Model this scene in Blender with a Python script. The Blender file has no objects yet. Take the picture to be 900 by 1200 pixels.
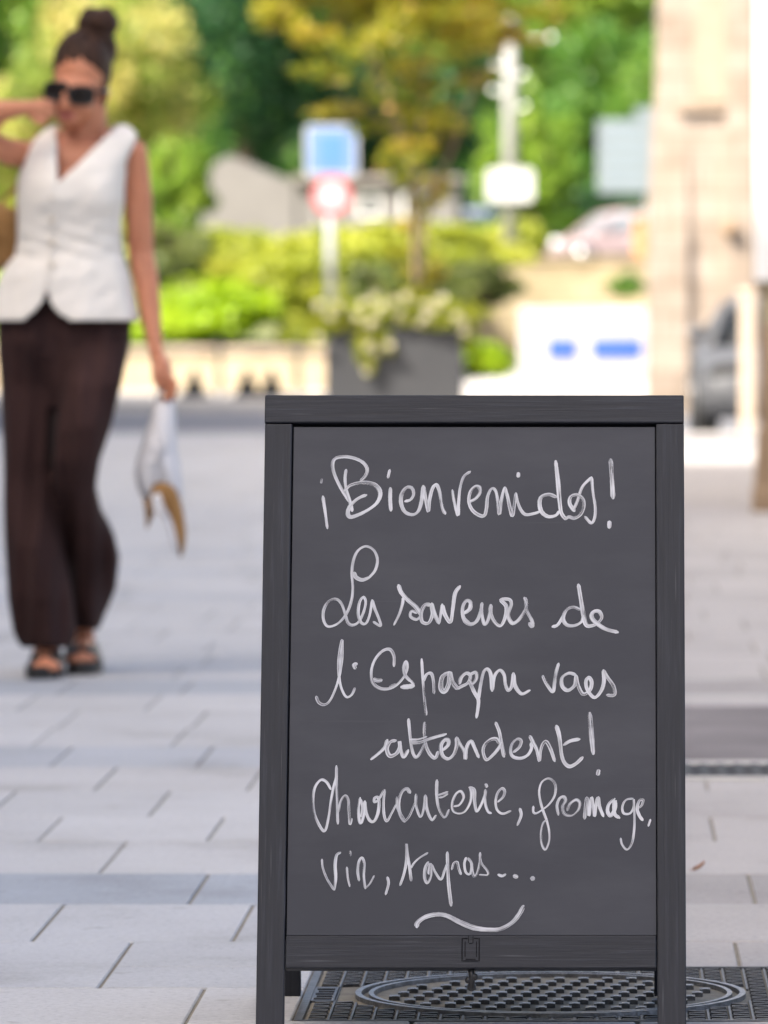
import bpy, bmesh, math, random
import numpy as np
from mathutils import Vector, Matrix
R = math.radians
SC = bpy.context.scene
COL = SC.collection

# ------------------------------------------------------------------ camera, sky, sun, exposure
FPX, VX, VY, CAMZ = 7500.0, 700.0, 350.0, 0.98      # focal length in photo pixels, vanishing point, eye height
cam_d = bpy.data.cameras.new('camera')
cam = bpy.data.objects.new('camera', cam_d)
COL.objects.link(cam)
cam.location = (0, 0, CAMZ)
cam.rotation_euler = (R(90), 0, 0)
cam_d.sensor_fit = 'VERTICAL'
cam_d.sensor_height = 36
cam_d.sensor_width = 27
cam_d.lens = 225
cam_d.shift_x = -250 / 1200
cam_d.shift_y = -250 / 1200
cam_d.clip_start = 0.1
cam_d.clip_end = 2000
cam_d.dof.use_dof = True
cam_d.dof.focus_distance = 8.62
cam_d.dof.aperture_fstop = 7.5
cam_d.dof.aperture_blades = 0
SC.camera = cam

SUN_AZ = (0.75, 0.66)           # the way the sunlight travels over the ground
SUN_EL = 45.0
world = bpy.data.worlds.new('World')
SC.world = world
world.use_nodes = True
wn = world.node_tree
bg = wn.nodes['Background']
sky = wn.nodes.new('ShaderNodeTexSky')
sky.sky_type = 'NISHITA'
sky.sun_disc = False
sky.sun_elevation = R(SUN_EL)
sky.sun_rotation = math.atan2(-SUN_AZ[0], -SUN_AZ[1])
sky.air_density = 0.8
sky.dust_density = 6.2
sky.ozone_density = 0.3
wn.links.new(sky.outputs[0], bg.inputs[0])
bg.inputs[1].default_value = 0.15
sun_d = bpy.data.lights.new('sun', 'SUN')
sun_d.energy = 4.0
sun_d.angle = R(0.5)
sun_d.color = (1.0, 0.94, 0.85)
sun = bpy.data.objects.new('sun', sun_d)
COL.objects.link(sun)
ce = math.cos(R(SUN_EL))
hl = math.hypot(*SUN_AZ)
sdir = Vector((SUN_AZ[0] / hl * ce, SUN_AZ[1] / hl * ce, -math.sin(R(SUN_EL))))
sun.rotation_euler = sdir.to_track_quat('-Z', 'Y').to_euler()
sun.location = (-30, -20, 40)
vs = SC.view_settings
vs.view_transform = 'Standard'
vs.look = 'None'
vs.gamma = 1
vs.use_curve_mapping = False
vs.exposure = 1.48
SC.cycles.max_bounces = 8
SC.cycles.transparent_max_bounces = 12
SC.cycles.sample_clamp_indirect = 6

# ------------------------------------------------------------------ helpers
def P(px, py, Y):
    """the point at distance Y that shows at this place of the photograph"""
    return Vector(((px - VX) * Y / FPX, Y, CAMZ - (py - VY) * Y / FPX))

def lin(c):
    return tuple((x / 12.92 if x <= .04045 else ((x + .055) / 1.055) ** 2.4) for x in c)

def empty(name, label, cat, loc, group=None, rz=0):
    o = bpy.data.objects.new(name, None)
    o.empty_display_size = .1
    COL.objects.link(o)
    o.location = loc
    o.rotation_euler = (0, 0, rz)
    tag(o, label, cat, group)
    return o

def tag(o, label=None, cat=None, group=None, kind=None):
    if label: o['label'] = label
    if cat: o['category'] = cat
    if group: o['group'] = group
    if kind: o['kind'] = kind
    return o

def world_loc(o):
    v = Vector((0, 0, 0))
    m = Matrix.Identity(4)
    chain = []
    while o is not None:
        chain.append(o); o = o.parent
    for c in reversed(chain):
        m = m @ (Matrix.Translation(c.location) @ c.rotation_euler.to_matrix().to_4x4())
    return m

class MB:
    """collects vertices and faces (world or local coordinates) for ONE mesh"""
    def __init__(s):
        s.v, s.f, s.m, s.sm = [], [], [], []
    def add(s, verts, faces, mat=0, smooth=False):
        n = len(s.v)
        s.v += [tuple(p) for p in verts]
        for f in faces:
            s.f.append([i + n for i in f]); s.m.append(mat); s.sm.append(smooth)
    def box(s, a, b, mat=0, mtx=None, bev=0.0):
        (x0, y0, z0), (x1, y1, z1) = a, b
        if bev > 0:
            e = min(bev, abs(x1 - x0) * .45, abs(y1 - y0) * .45, abs(z1 - z0) * .45)
            bm = bmesh.new()
            bmesh.ops.create_cube(bm, size=1)
            for v in bm.verts:
                v.co = Vector(((x0 + x1) / 2 + v.co.x * (x1 - x0), (y0 + y1) / 2 + v.co.y * (y1 - y0), (z0 + z1) / 2 + v.co.z * (z1 - z0)))
            bmesh.ops.bevel(bm, geom=list(bm.edges), offset=e, segments=2, profile=.5, affect='EDGES')
            bm.verts.index_update()
            vs_ = [v.co.copy() for v in bm.verts]
            fs = [[v.index for v in f.verts] for f in bm.faces]
            bm.free()
        else:
            vs_ = [Vector(p) for p in ((x0, y0, z0), (x1, y0, z0), (x1, y1, z0), (x0, y1, z0), (x0, y0, z1), (x1, y0, z1), (x1, y1, z1), (x0, y1, z1))]
            fs = [(0, 3, 2, 1), (4, 5, 6, 7), (0, 1, 5, 4), (1, 2, 6, 5), (2, 3, 7, 6), (3, 0, 4, 7)]
        if mtx is not None: vs_ = [mtx @ p for p in vs_]
        s.add(vs_, fs, mat)
    def tube(s, pts, rad, n=10, mat=0, cap=True, squash=None):
        pts = [Vector(p) for p in pts]
        if not hasattr(rad, '__len__'): rad = [rad] * len(pts)
        rings, ref = [], None
        for i, p in enumerate(pts):
            t = (pts[min(i + 1, len(pts) - 1)] - pts[max(i - 1, 0)]).normalized()
            if ref is None:
                ref = Vector((0, 1, 0)) if abs(t.y) < .8 else Vector((1, 0, 0))
            a = (ref - t * ref.dot(t)).normalized()
            b = t.cross(a); ref = a
            rings.append([p + (a * math.cos(2 * math.pi * k / n) + b * math.sin(2 * math.pi * k / n)) * rad[i] for k in range(n)])
        s.loft(rings, mat, cap)
    def loft(s, rings, mat=0, cap=True, closed=True):
        n = len(rings[0]); vs_ = [p for r in rings for p in r]; fs = []
        for i in range(len(rings) - 1):
            for k in range(n if closed else n - 1):
                k2 = (k + 1) % n
                fs.append((i * n + k, i * n + k2, (i + 1) * n + k2, (i + 1) * n + k))
        if cap:
            fs.append(tuple(reversed(range(n)))); fs.append(tuple((len(rings) - 1) * n + k for k in range(n)))
        s.add(vs_, fs, mat, True)
    def ball(s, c, r, mat=0, nu=16, nv=10, mtx=None):
        c = Vector(c)
        if not hasattr(r, '__len__'): r = (r, r, r)
        vs_ = [Vector((0, 0, r[2]))]
        for j in range(1, nv):
            th = math.pi * j / nv
            for i in range(nu):
                ph = 2 * math.pi * i / nu
                vs_.append(Vector((r[0] * math.sin(th) * math.cos(ph), r[1] * math.sin(th) * math.sin(ph), r[2] * math.cos(th))))
        vs_.append(Vector((0, 0, -r[2])))
        fs = [(0, 1 + i, 1 + (i + 1) % nu) for i in range(nu)]
        for j in range(nv - 2):
            for i in range(nu):
                a = 1 + j * nu + i; b = 1 + j * nu + (i + 1) % nu
                fs.append((a, a + nu, b + nu, b))
        L = len(vs_) - 1
        fs += [(L, 1 + (nv - 2) * nu + (i + 1) % nu, 1 + (nv - 2) * nu + i) for i in range(nu)]
        if mtx is not None: vs_ = [mtx @ p for p in vs_]
        s.add([p + c for p in vs_], fs, mat, True)
    def capsule(s, p0, r0, p1, r1, n=14):
        p0, p1 = Vector(p0), Vector(p1)
        k = max(2, int((p1 - p0).length / .03))
        s.tube([p0.lerp(p1, i / k) for i in range(k + 1)], [r0 + (r1 - r0) * i / k for i in range(k + 1)], n)
        s.ball(p0, r0, nu=n, nv=8); s.ball(p1, r1, nu=n, nv=8)
    def chain(s, pts):
        for a, b in zip(pts, pts[1:]): s.capsule(a[0], a[1], b[0], b[1])
    def prism(s, pts, off, mat=0):
        """a flat outline (3-D points) given a thickness vector"""
        n = len(pts); off = Vector(off)
        vs_ = [Vector(p) for p in pts] + [Vector(p) + off for p in pts]
        fs = [tuple(range(n)), tuple(reversed(range(n, 2 * n)))]
        fs += [(i, i + n, (i + 1) % n + n, (i + 1) % n) for i in range(n)]
        s.add(vs_, fs, mat)
    def build(s, name, mats, parent=None, smooth=None, local=False):
        me = bpy.data.meshes.new(name)
        vs_ = s.v
        if parent is not None and not local:
            inv = world_loc(parent).inverted()
            vs_ = [tuple(inv @ Vector(p)) for p in vs_]
        me.from_pydata(vs_, [], s.f)
        if not isinstance(mats, (list, tuple)): mats = [mats]
        for m in mats: me.materials.append(m)
        me.polygons.foreach_set('material_index', s.m)
        me.polygons.foreach_set('use_smooth', [bool(x) if smooth is None else smooth for x in s.sm])
        bm = bmesh.new(); bm.from_mesh(me)
        bmesh.ops.recalc_face_normals(bm, faces=bm.faces)
        bm.to_mesh(me); bm.free()
        me.update()
        o = bpy.data.objects.new(name, me)
        COL.objects.link(o)
        if parent is not None: o.parent = parent
        return o

def catmull(pts, per=6):
    pts = [np.array(p, float) for p in pts]
    if len(pts) < 3:
        return [pts[0] + (pts[-1] - pts[0]) * t for t in np.linspace(0, 1, per + 1)]
    q = [2 * pts[0] - pts[1]] + pts + [2 * pts[-1] - pts[-2]]
    out = []
    for i in range(1, len(q) - 2):
        a, b, c, d = q[i - 1], q[i], q[i + 1], q[i + 2]
        for k in range(per):
            t = k / per
            out.append(.5 * (2 * b + (c - a) * t + (2 * a - 5 * b + 4 * c - d) * t * t + (3 * b - a - 3 * c + d) * t ** 3))
    out.append(pts[-1])
    return out

# ------------------------------------------------------------------ materials
def new_mat(name):
    m = bpy.data.materials.new(name); m.use_nodes = True
    nt = m.node_tree
    return m, nt, nt.nodes['Principled BSDF']

def nd(nt, kind, **kw):
    n = nt.nodes.new(kind)
    for k, v in kw.items():
        if k.startswith('i_'):
            key = k[2:]
            n.inputs[int(key) if key.isdigit() else key].default_value = v
        else: setattr(n, k, v)
    return n

def ramp(nt, fac, stops):
    r = nt.nodes.new('ShaderNodeValToRGB')
    el = r.color_ramp.elements
    while len(el) < len(stops): el.new(.5)
    for e, (p, c) in zip(el, stops):
        e.position = p; e.color = (*c, 1) if len(c) == 3 else c
    nt.links.new(fac, r.inputs[0])
    return r

def noise_mat(name, c1, c2, scale=8, rough=.6, bump=.0, stretch=(1, 1, 1), metallic=0, spec=.5, detail=5, bscale=None, coat=0):
    m, nt, b = new_mat(name)
    tc = nd(nt, 'ShaderNodeTexCoord')
    mp = nd(nt, 'ShaderNodeMapping'); mp.inputs['Scale'].default_value = stretch
    nt.links.new(tc.outputs['Object'], mp.inputs[0])
    n = nd(nt, 'ShaderNodeTexNoise', i_Scale=scale, i_Detail=detail, i_Roughness=.62)
    nt.links.new(mp.outputs[0], n.inputs['Vector'])
    r = ramp(nt, n.outputs[0], [(.3, c1), (.7, c2)])
    nt.links.new(r.outputs[0], b.inputs['Base Color'])
    b.inputs['Roughness'].default_value = rough
    b.inputs['Metallic'].default_value = metallic
    b.inputs['Specular IOR Level'].default_value = spec
    if coat: b.inputs['Coat Weight'].default_value = coat
    if bump:
        n2 = nd(nt, 'ShaderNodeTexNoise', i_Scale=bscale or scale * 3, i_Detail=6)
        nt.links.new(mp.outputs[0], n2.inputs['Vector'])
        bp = nd(nt, 'ShaderNodeBump', i_Strength=bump, i_Distance=.01)
        nt.links.new(n2.outputs[0], bp.inputs['Height'])
        nt.links.new(bp.outputs[0], b.inputs['Normal'])
    return m

def leaf_mat(name, stops, trans=.35, rough=.45):
    m, nt, b = new_mat(name)
    at = nd(nt, 'ShaderNodeAttribute', attribute_name='tint')
    r = ramp(nt, at.outputs['Fac'], stops)
    nt.links.new(r.outputs[0], b.inputs['Base Color'])
    b.inputs['Roughness'].default_value = rough
    tr = nd(nt, 'ShaderNodeBsdfTranslucent')
    nt.links.new(r.outputs[0], tr.inputs[0])
    mx = nd(nt, 'ShaderNodeMixShader'); mx.inputs[0].default_value = trans
    out = nt.nodes['Material Output']
    nt.links.new(b.outputs[0], mx.inputs[1]); nt.links.new(tr.outputs[0], mx.inputs[2])
    nt.links.new(mx.outputs[0], out.inputs[0])
    return m

M = {}
def wood(name, axis):
    """dark stained timber, grain along one axis of the object"""
    m, nt, b = new_mat(name)
    tc = nd(nt, 'ShaderNodeTexCoord')
    mp = nd(nt, 'ShaderNodeMapping')
    mp.inputs['Scale'].default_value = {'x': (4, 60, 110), 'z': (110, 60, 4)}[axis]
    nt.links.new(tc.outputs['Object'], mp.inputs[0])
    n = nd(nt, 'ShaderNodeTexNoise', i_Scale=1.6, i_Detail=7, i_Roughness=.65, i_Distortion=.4)
    nt.links.new(mp.outputs[0], n.inputs['Vector'])
    r = ramp(nt, n.outputs[0], [(.25, (.004, .005, .009)), (.55, (.010, .012, .019)), (.8, (.030, .034, .048))])
    mp2 = nd(nt, 'ShaderNodeMapping')
    mp2.inputs['Scale'].default_value = {'x': (7, 60, 260), 'z': (260, 60, 7)}[axis]
    nt.links.new(tc.outputs['Object'], mp2.inputs[0])
    n3 = nd(nt, 'ShaderNodeTexNoise', i_Scale=1.0, i_Detail=2)
    nt.links.new(mp2.outputs[0], n3.inputs['Vector'])
    r3 = ramp(nt, n3.outputs[0], [(.66, (0, 0, 0)), (.78, (.45, .45, .45))])
    mx = nd(nt, 'ShaderNodeMix', data_type='RGBA'); mx.inputs[7].default_value = (.12, .12, .135, 1)
    nt.links.new(r3.outputs[0], mx.inputs[0]); nt.links.new(r.outputs[0], mx.inputs[6])
    nt.links.new(mx.outputs[2], b.inputs['Base Color'])
    b.inputs['Roughness'].default_value = .55
    b.inputs['Specular IOR Level'].default_value = .4
    bp = nd(nt, 'ShaderNodeBump', i_Strength=.35, i_Distance=.002)
    nt.links.new(n.outputs[0], bp.inputs['Height']); nt.links.new(bp.outputs[0], b.inputs['Normal'])
    return m
M['wood_x'] = wood('stained_timber_across', 'x')
M['wood_z'] = wood('stained_timber_upright', 'z')
M['engrave_gap_shade'] = noise_mat('engraved_line_gap_shade', (.004, .004, .005), (.007, .007, .009), 40, .9, spec=.1)  # emblem lines, and the painted shade in the gap round the panel
def slate_mat():
    m, nt, b = new_mat('slate_board')
    tc = nd(nt, 'ShaderNodeTexCoord')
    def nz(scale, stretch, detail=5, rot=0):
        mp = nd(nt, 'ShaderNodeMapping'); mp.inputs['Scale'].default_value = stretch; mp.inputs['Rotation'].default_value = (0, R(rot), 0)
        nt.links.new(tc.outputs['Object'], mp.inputs[0])
        n = nd(nt, 'ShaderNodeTexNoise', i_Scale=scale, i_Detail=detail, i_Roughness=.6); nt.links.new(mp.outputs[0], n.inputs['Vector']); return n
    base = ramp(nt, nz(3, (1, 1, 1)).outputs[0], [(.3, (.0235, .0255, .0350)), (.7, (.0310, .0335, .0445))])
    wipe = ramp(nt, nz(2.2, (1, 1, 3.2), 7, 24).outputs[0], [(.46, (0, 0, 0)), (.72, (.40, .40, .40))])      # chalk haze left by a cloth
    scr = ramp(nt, nz(1.4, (1.5, 1, 130), 3, 8).outputs[0], [(.66, (0, 0, 0)), (.74, (.16, .16, .16))])      # fine scratches
    mx = nd(nt, 'ShaderNodeMix', data_type='RGBA'); mx.inputs[7].default_value = (.068, .070, .082, 1)
    nt.links.new(wipe.outputs[0], mx.inputs[0]); nt.links.new(base.outputs[0], mx.inputs[6])
    mx2 = nd(nt, 'ShaderNodeMix', data_type='RGBA'); mx2.inputs[7].default_value = (.10, .10, .11, 1)
    nt.links.new(scr.outputs[0], mx2.inputs[0]); nt.links.new(mx.outputs[2], mx2.inputs[6])
    nt.links.new(mx2.outputs[2], b.inputs['Base Color'])
    b.inputs['Roughness'].default_value = .5
    b.inputs['Specular IOR Level'].default_value = .34
    bp = nd(nt, 'ShaderNodeBump', i_Strength=.05, i_Distance=.002)
    nt.links.new(nz(180, (1, 1, 1)).outputs[0], bp.inputs['Height']); nt.links.new(bp.outputs[0], b.inputs['Normal'])
    return m
M['slate'] = slate_mat()
M['black_metal'] = noise_mat('black_metal', (.01, .01, .012), (.02, .02, .022), 30, .4, spec=.5)

def chalk_mat():
    m, nt, b = new_mat('chalk_marker')
    uv = nd(nt, 'ShaderNodeUVMap', uv_map='uv')
    mp = nd(nt, 'ShaderNodeMapping'); mp.inputs['Scale'].default_value = (16, 560, 1)
    nt.links.new(uv.outputs[0], mp.inputs[0])
    n = nd(nt, 'ShaderNodeTexNoise', i_Scale=1.0, i_Detail=3, i_Roughness=.6)
    nt.links.new(mp.outputs[0], n.inputs['Vector'])
    tc = nd(nt, 'ShaderNodeTexCoord')
    n2 = nd(nt, 'ShaderNodeTexNoise', i_Scale=28.0, i_Detail=2)
    nt.links.new(tc.outputs['Object'], n2.inputs['Vector'])
    ad = nd(nt, 'ShaderNodeMath', operation='ADD'); nt.links.new(n.outputs[0], ad.inputs[0])
    ml = nd(nt, 'ShaderNodeMath', operation='MULTIPLY', i_1=.75); nt.links.new(n2.outputs[0], ml.inputs[0]); nt.links.new(ml.outputs[0], ad.inputs[1])
    r = ramp(nt, ad.outputs[0], [(.68, (.26, .26, .26)), (.82, (.66, .66, .66)), (1.0, (.98, .98, .98))])
    b.inputs['Base Color'].default_value = (.56, .57, .61, 1)
    b.inputs['Roughness'].default_value = .8
    tr = nd(nt, 'ShaderNodeBsdfTransparent')
    mx = nd(nt, 'ShaderNodeMixShader')
    nt.links.new(r.outputs[0], mx.inputs[0]); nt.links.new(tr.outputs[0], mx.inputs[1]); nt.links.new(b.outputs[0], mx.inputs[2])
    nt.links.new(mx.outputs[0], nt.nodes['Material Output'].inputs[0])
    return m
M['chalk'] = chalk_mat()

def slab_mat():
    m, nt, b = new_mat('granite_slab')
    tc = nd(nt, 'ShaderNodeTexCoord')
    at = nd(nt, 'ShaderNodeAttribute', attribute_name='slab_tone')
    base = nd(nt, 'ShaderNodeSeparateColor'); nt.links.new(at.outputs['Color'], base.inputs[0])
    n = nd(nt, 'ShaderNodeTexNoise', i_Scale=85, i_Detail=5, i_Roughness=.8); nt.links.new(tc.outputs['Object'], n.inputs['Vector'])
    sp = ramp(nt, n.outputs[0], [(.30, (.55, .55, .57)), (.42, (.90, .90, .90)), (.55, (1.0, 1.0, 1.0)), (.75, (1.12, 1.12, 1.12))])
    n2 = nd(nt, 'ShaderNodeTexNoise', i_Scale=2.2, i_Detail=6, i_Roughness=.65); nt.links.new(tc.outputs['Object'], n2.inputs['Vector'])
    st = ramp(nt, n2.outputs[0], [(.28, (.74, .72, .70)), (.45, (.95, .945, .94)), (.7, (1.04, 1.04, 1.04))])
    m1 = nd(nt, 'ShaderNodeMix', data_type='RGBA', blend_type='MULTIPLY'); m1.inputs[0].default_value = 1
    m2 = nd(nt, 'ShaderNodeMix', data_type='RGBA', blend_type='MULTIPLY'); m2.inputs[0].default_value = 1
    nt.links.new(at.outputs['Color'], m1.inputs[6]); nt.links.new(sp.outputs[0], m1.inputs[7])
    nt.links.new(m1.outputs[2], m2.inputs[6]); nt.links.new(st.outputs[0], m2.inputs[7])
    n4 = nd(nt, 'ShaderNodeTexNoise', i_Scale=11, i_Detail=3, i_Roughness=.55); nt.links.new(tc.outputs['Object'], n4.inputs['Vector'])
    gum = ramp(nt, n4.outputs[0], [(.66, (1, 1, 1)), (.72, (.80, .785, .77))])      # gum and old spots
    m3 = nd(nt, 'ShaderNodeMix', data_type='RGBA', blend_type='MULTIPLY'); m3.inputs[0].default_value = 1
    nt.links.new(m2.outputs[2], m3.inputs[6]); nt.links.new(gum.outputs[0], m3.inputs[7])
    nt.links.new(m3.outputs[2], b.inputs['Base Color'])
    b.inputs['Roughness'].default_value = .75
    b.inputs['Specular IOR Level'].default_value = .3
    bp = nd(nt, 'ShaderNodeBump', i_Strength=.25, i_Distance=.002)
    nt.links.new(n.outputs[0], bp.inputs['Height']); nt.links.new(bp.outputs[0], b.inputs['Normal'])
    return m
M['slab'] = slab_mat()
M['joint'] = noise_mat('joint_sand', (.17, .150, .115), (.25, .225, .175), 30, .95, .3)
M['asphalt'] = noise_mat('worn_asphalt', (.13, .135, .15), (.17, .175, .19), 3, .85, .2, bscale=80)
M['concrete'] = noise_mat('pale_concrete', (.42, .41, .38), (.52, .5, .47), 2, .85, .1)
M['patch'] = noise_mat('brown_patch', (.115, .098, .096), (.20, .178, .172), 3, .8, .2)
M['earth'] = noise_mat('garden_ground', (.10, .12, .035), (.16, .17, .06), 4, .95, .4)
M['white_paint'] = noise_mat('white_paint', (.74, .74, .74), (.82, .82, .82), 3, .45)
M['barrier_white'] = noise_mat('weathered_white_panel', (.33, .33, .335), (.40, .40, .41), 3, .6)
M['sign_pale_blue'] = noise_mat('sign_pale_blue', (.15, .25, .46), (.17, .27, .49), 3, .5)
M['iron'] = noise_mat('cast_iron_dark', (.010, .0095, .0095), (.028, .026, .025), 40, .6, .3, metallic=.1)
M['iron_worn'] = noise_mat('cast_iron_worn', (.14, .14, .147), (.30, .30, .315), 60, .4, .25, metallic=.7)
M['iron_mid'] = noise_mat('cast_iron_mid', (.05, .05, .052), (.13, .13, .135), 50, .45, .2, metallic=.5)
M['cream_stone'] = None
def stone(name, c1, c2, cm, w=.55, h=.28, mortar=.012, bump=.5):
    m, nt, b = new_mat(name)
    tc = nd(nt, 'ShaderNodeTexCoord')
    mp = nd(nt, 'ShaderNodeMapping'); mp.inputs['Rotation'].default_value = (R(90), 0, 0)
    sx = nd(nt, 'ShaderNodeSeparateXYZ'); nt.links.new(tc.outputs['Object'], sx.inputs[0])
    ad = nd(nt, 'ShaderNodeMath', operation='ADD'); nt.links.new(sx.outputs[0], ad.inputs[0]); nt.links.new(sx.outputs[1], ad.inputs[1])
    cx = nd(nt, 'ShaderNodeCombineXYZ'); nt.links.new(ad.outputs[0], cx.inputs[0]); nt.links.new(sx.outputs[2], cx.inputs[1])
    br = nd(nt, 'ShaderNodeTexBrick', i_Scale=1.0)
    br.inputs['Color1'].default_value = (*c1, 1); br.inputs['Color2'].default_value = (*c2, 1); br.inputs['Mortar'].default_value = (*cm, 1)
    br.inputs['Brick Width'].default_value = w; br.inputs['Row Height'].default_value = h; br.inputs['Mortar Size'].default_value = mortar
    nt.links.new(cx.outputs[0], br.inputs['Vector'])
    n = nd(nt, 'ShaderNodeTexNoise', i_Scale=3, i_Detail=6); nt.links.new(tc.outputs['Object'], n.inputs['Vector'])
    r = ramp(nt, n.outputs[0], [(.3, (.78, .75, .70)), (.65, (1.05, 1.05, 1.05))])
    mx = nd(nt, 'ShaderNodeMix', data_type='RGBA', blend_type='MULTIPLY'); mx.inputs[0].default_value = 1
    nt.links.new(br.outputs[0], mx.inputs[6]); nt.links.new(r.outputs[0], mx.inputs[7]); nt.links.new(mx.outputs[2], b.inputs['Base Color'])
    b.inputs['Roughness'].default_value = .9
    bp = nd(nt, 'ShaderNodeBump', i_Strength=bump, i_Distance=.01, invert=True)
    nt.links.new(br.outputs['Fac'], bp.inputs['Height']); nt.links.new(bp.outputs[0], b.inputs['Normal'])
    return m
M['cream_stone'] = stone('cream_limestone', (.32, .262, .21), (.40, .335, .275), (.24, .19, .145))
M['wall_stone'] = stone('low_wall_stone', (.42, .35, .24), (.48, .41, .29), (.36, .30, .20), .6, .16)
M['retaining'] = stone('retaining_stone', (.30, .25, .15), (.36, .30, .19), (.22, .18, .11), .5, .2)
M['plinth'] = noise_mat('brown_sandstone', (.22, .15, .09), (.34, .24, .15), 6, .9, .4)
M['render_white'] = noise_mat('white_render', (.74, .73, .70), (.82, .81, .79), 3, .9, .1)
M['pale_wall'] = noise_mat('pale_pink_render', (.165, .157, .152), (.195, .187, .18), 2, .9, .1)
M['roof_tile'] = noise_mat('grey_roof', (.20, .18, .17), (.28, .25, .24), 5, .85, .2)
M['glass_dark'] = noise_mat('dark_window_glass', (.02, .025, .03), (.03, .035, .04), 2, .08, spec=.6)
M['glass_sky'] = noise_mat('painted_sky_glass', (.23, .25, .27), (.28, .30, .32), 2, .2, spec=.6)  # sky reflection painted into the glass as a pale colour
M['niche'] = noise_mat('niche_stone', (.33, .26, .19), (.40, .32, .24), 5, .9, .2)
M['planter'] = noise_mat('grey_planter', (.032, .033, .036), (.040, .041, .044), 3, .6, .1)
M['soil'] = noise_mat('soil', (.03, .02, .012), (.05, .035, .02), 20, .95, .5)
M['bark'] = noise_mat('bark', (.06, .04, .025), (.12, .085, .055), 14, .9, .5, (1, 1, .25))
M['maple_bark'] = noise_mat('maple_bark', (.14, .095, .06), (.22, .16, .105), 14, .9, .5, (1, 1, .25))
M['pole_grey'] = noise_mat('galvanised_pole', (.42, .44, .46), (.5, .52, .54), 6, .45, metallic=.2)
M['pole_white'] = noise_mat('pale_painted_pole', (.27, .27, .26), (.32, .32, .31), 6, .5)
M['sign_blue'] = noise_mat('sign_blue', (.09, .22, .50), (.11, .24, .52), 3, .4)
M['sign_red'] = noise_mat('sign_red', (.50, .08, .09), (.54, .10, .11), 3, .4)
M['sign_white'] = noise_mat('sign_white', (.50, .50, .51), (.56, .56, .57), 3, .45)
M['sign_back'] = noise_mat('pale_sign_panel', (.165, .20, .225), (.19, .225, .25), 3, .5)
M['sign_line'] = noise_mat('sign_text_rows', (.18, .23, .28), (.21, .26, .31), 3, .5)
M['plate_blue'] = noise_mat('plate_blue', (.02, .07, .45), (.03, .09, .5), 3, .5)
M['orange'] = noise_mat('terracotta', (.50, .22, .08), (.58, .27, .11), 4, .7)
M['bollard'] = noise_mat('bollard_green_black', (.008, .012, .014), (.016, .02, .022), 10, .7, spec=.2)
M['post_green'] = noise_mat('weathered_green_post', (.16, .17, .11), (.22, .23, .16), 10, .7)
M['beige_post'] = noise_mat('beige_stone_post', (.46, .37, .28), (.54, .44, .34), 8, .9, .2)
M['rubber'] = noise_mat('rubber', (.015, .015, .015), (.025, .025, .025), 20, .8)
M['rim'] = noise_mat('alloy', (.35, .35, .36), (.5, .5, .51), 10, .3, metallic=.8)
M['lamp_glass'] = noise_mat('clear_lamp_glass', (.8, .8, .82), (.86, .86, .88), 5, .08, spec=.9)
M['leaf_dead'] = noise_mat('dead_leaf', (.30, .15, .08), (.40, .20, .11), 30, .7)

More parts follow.
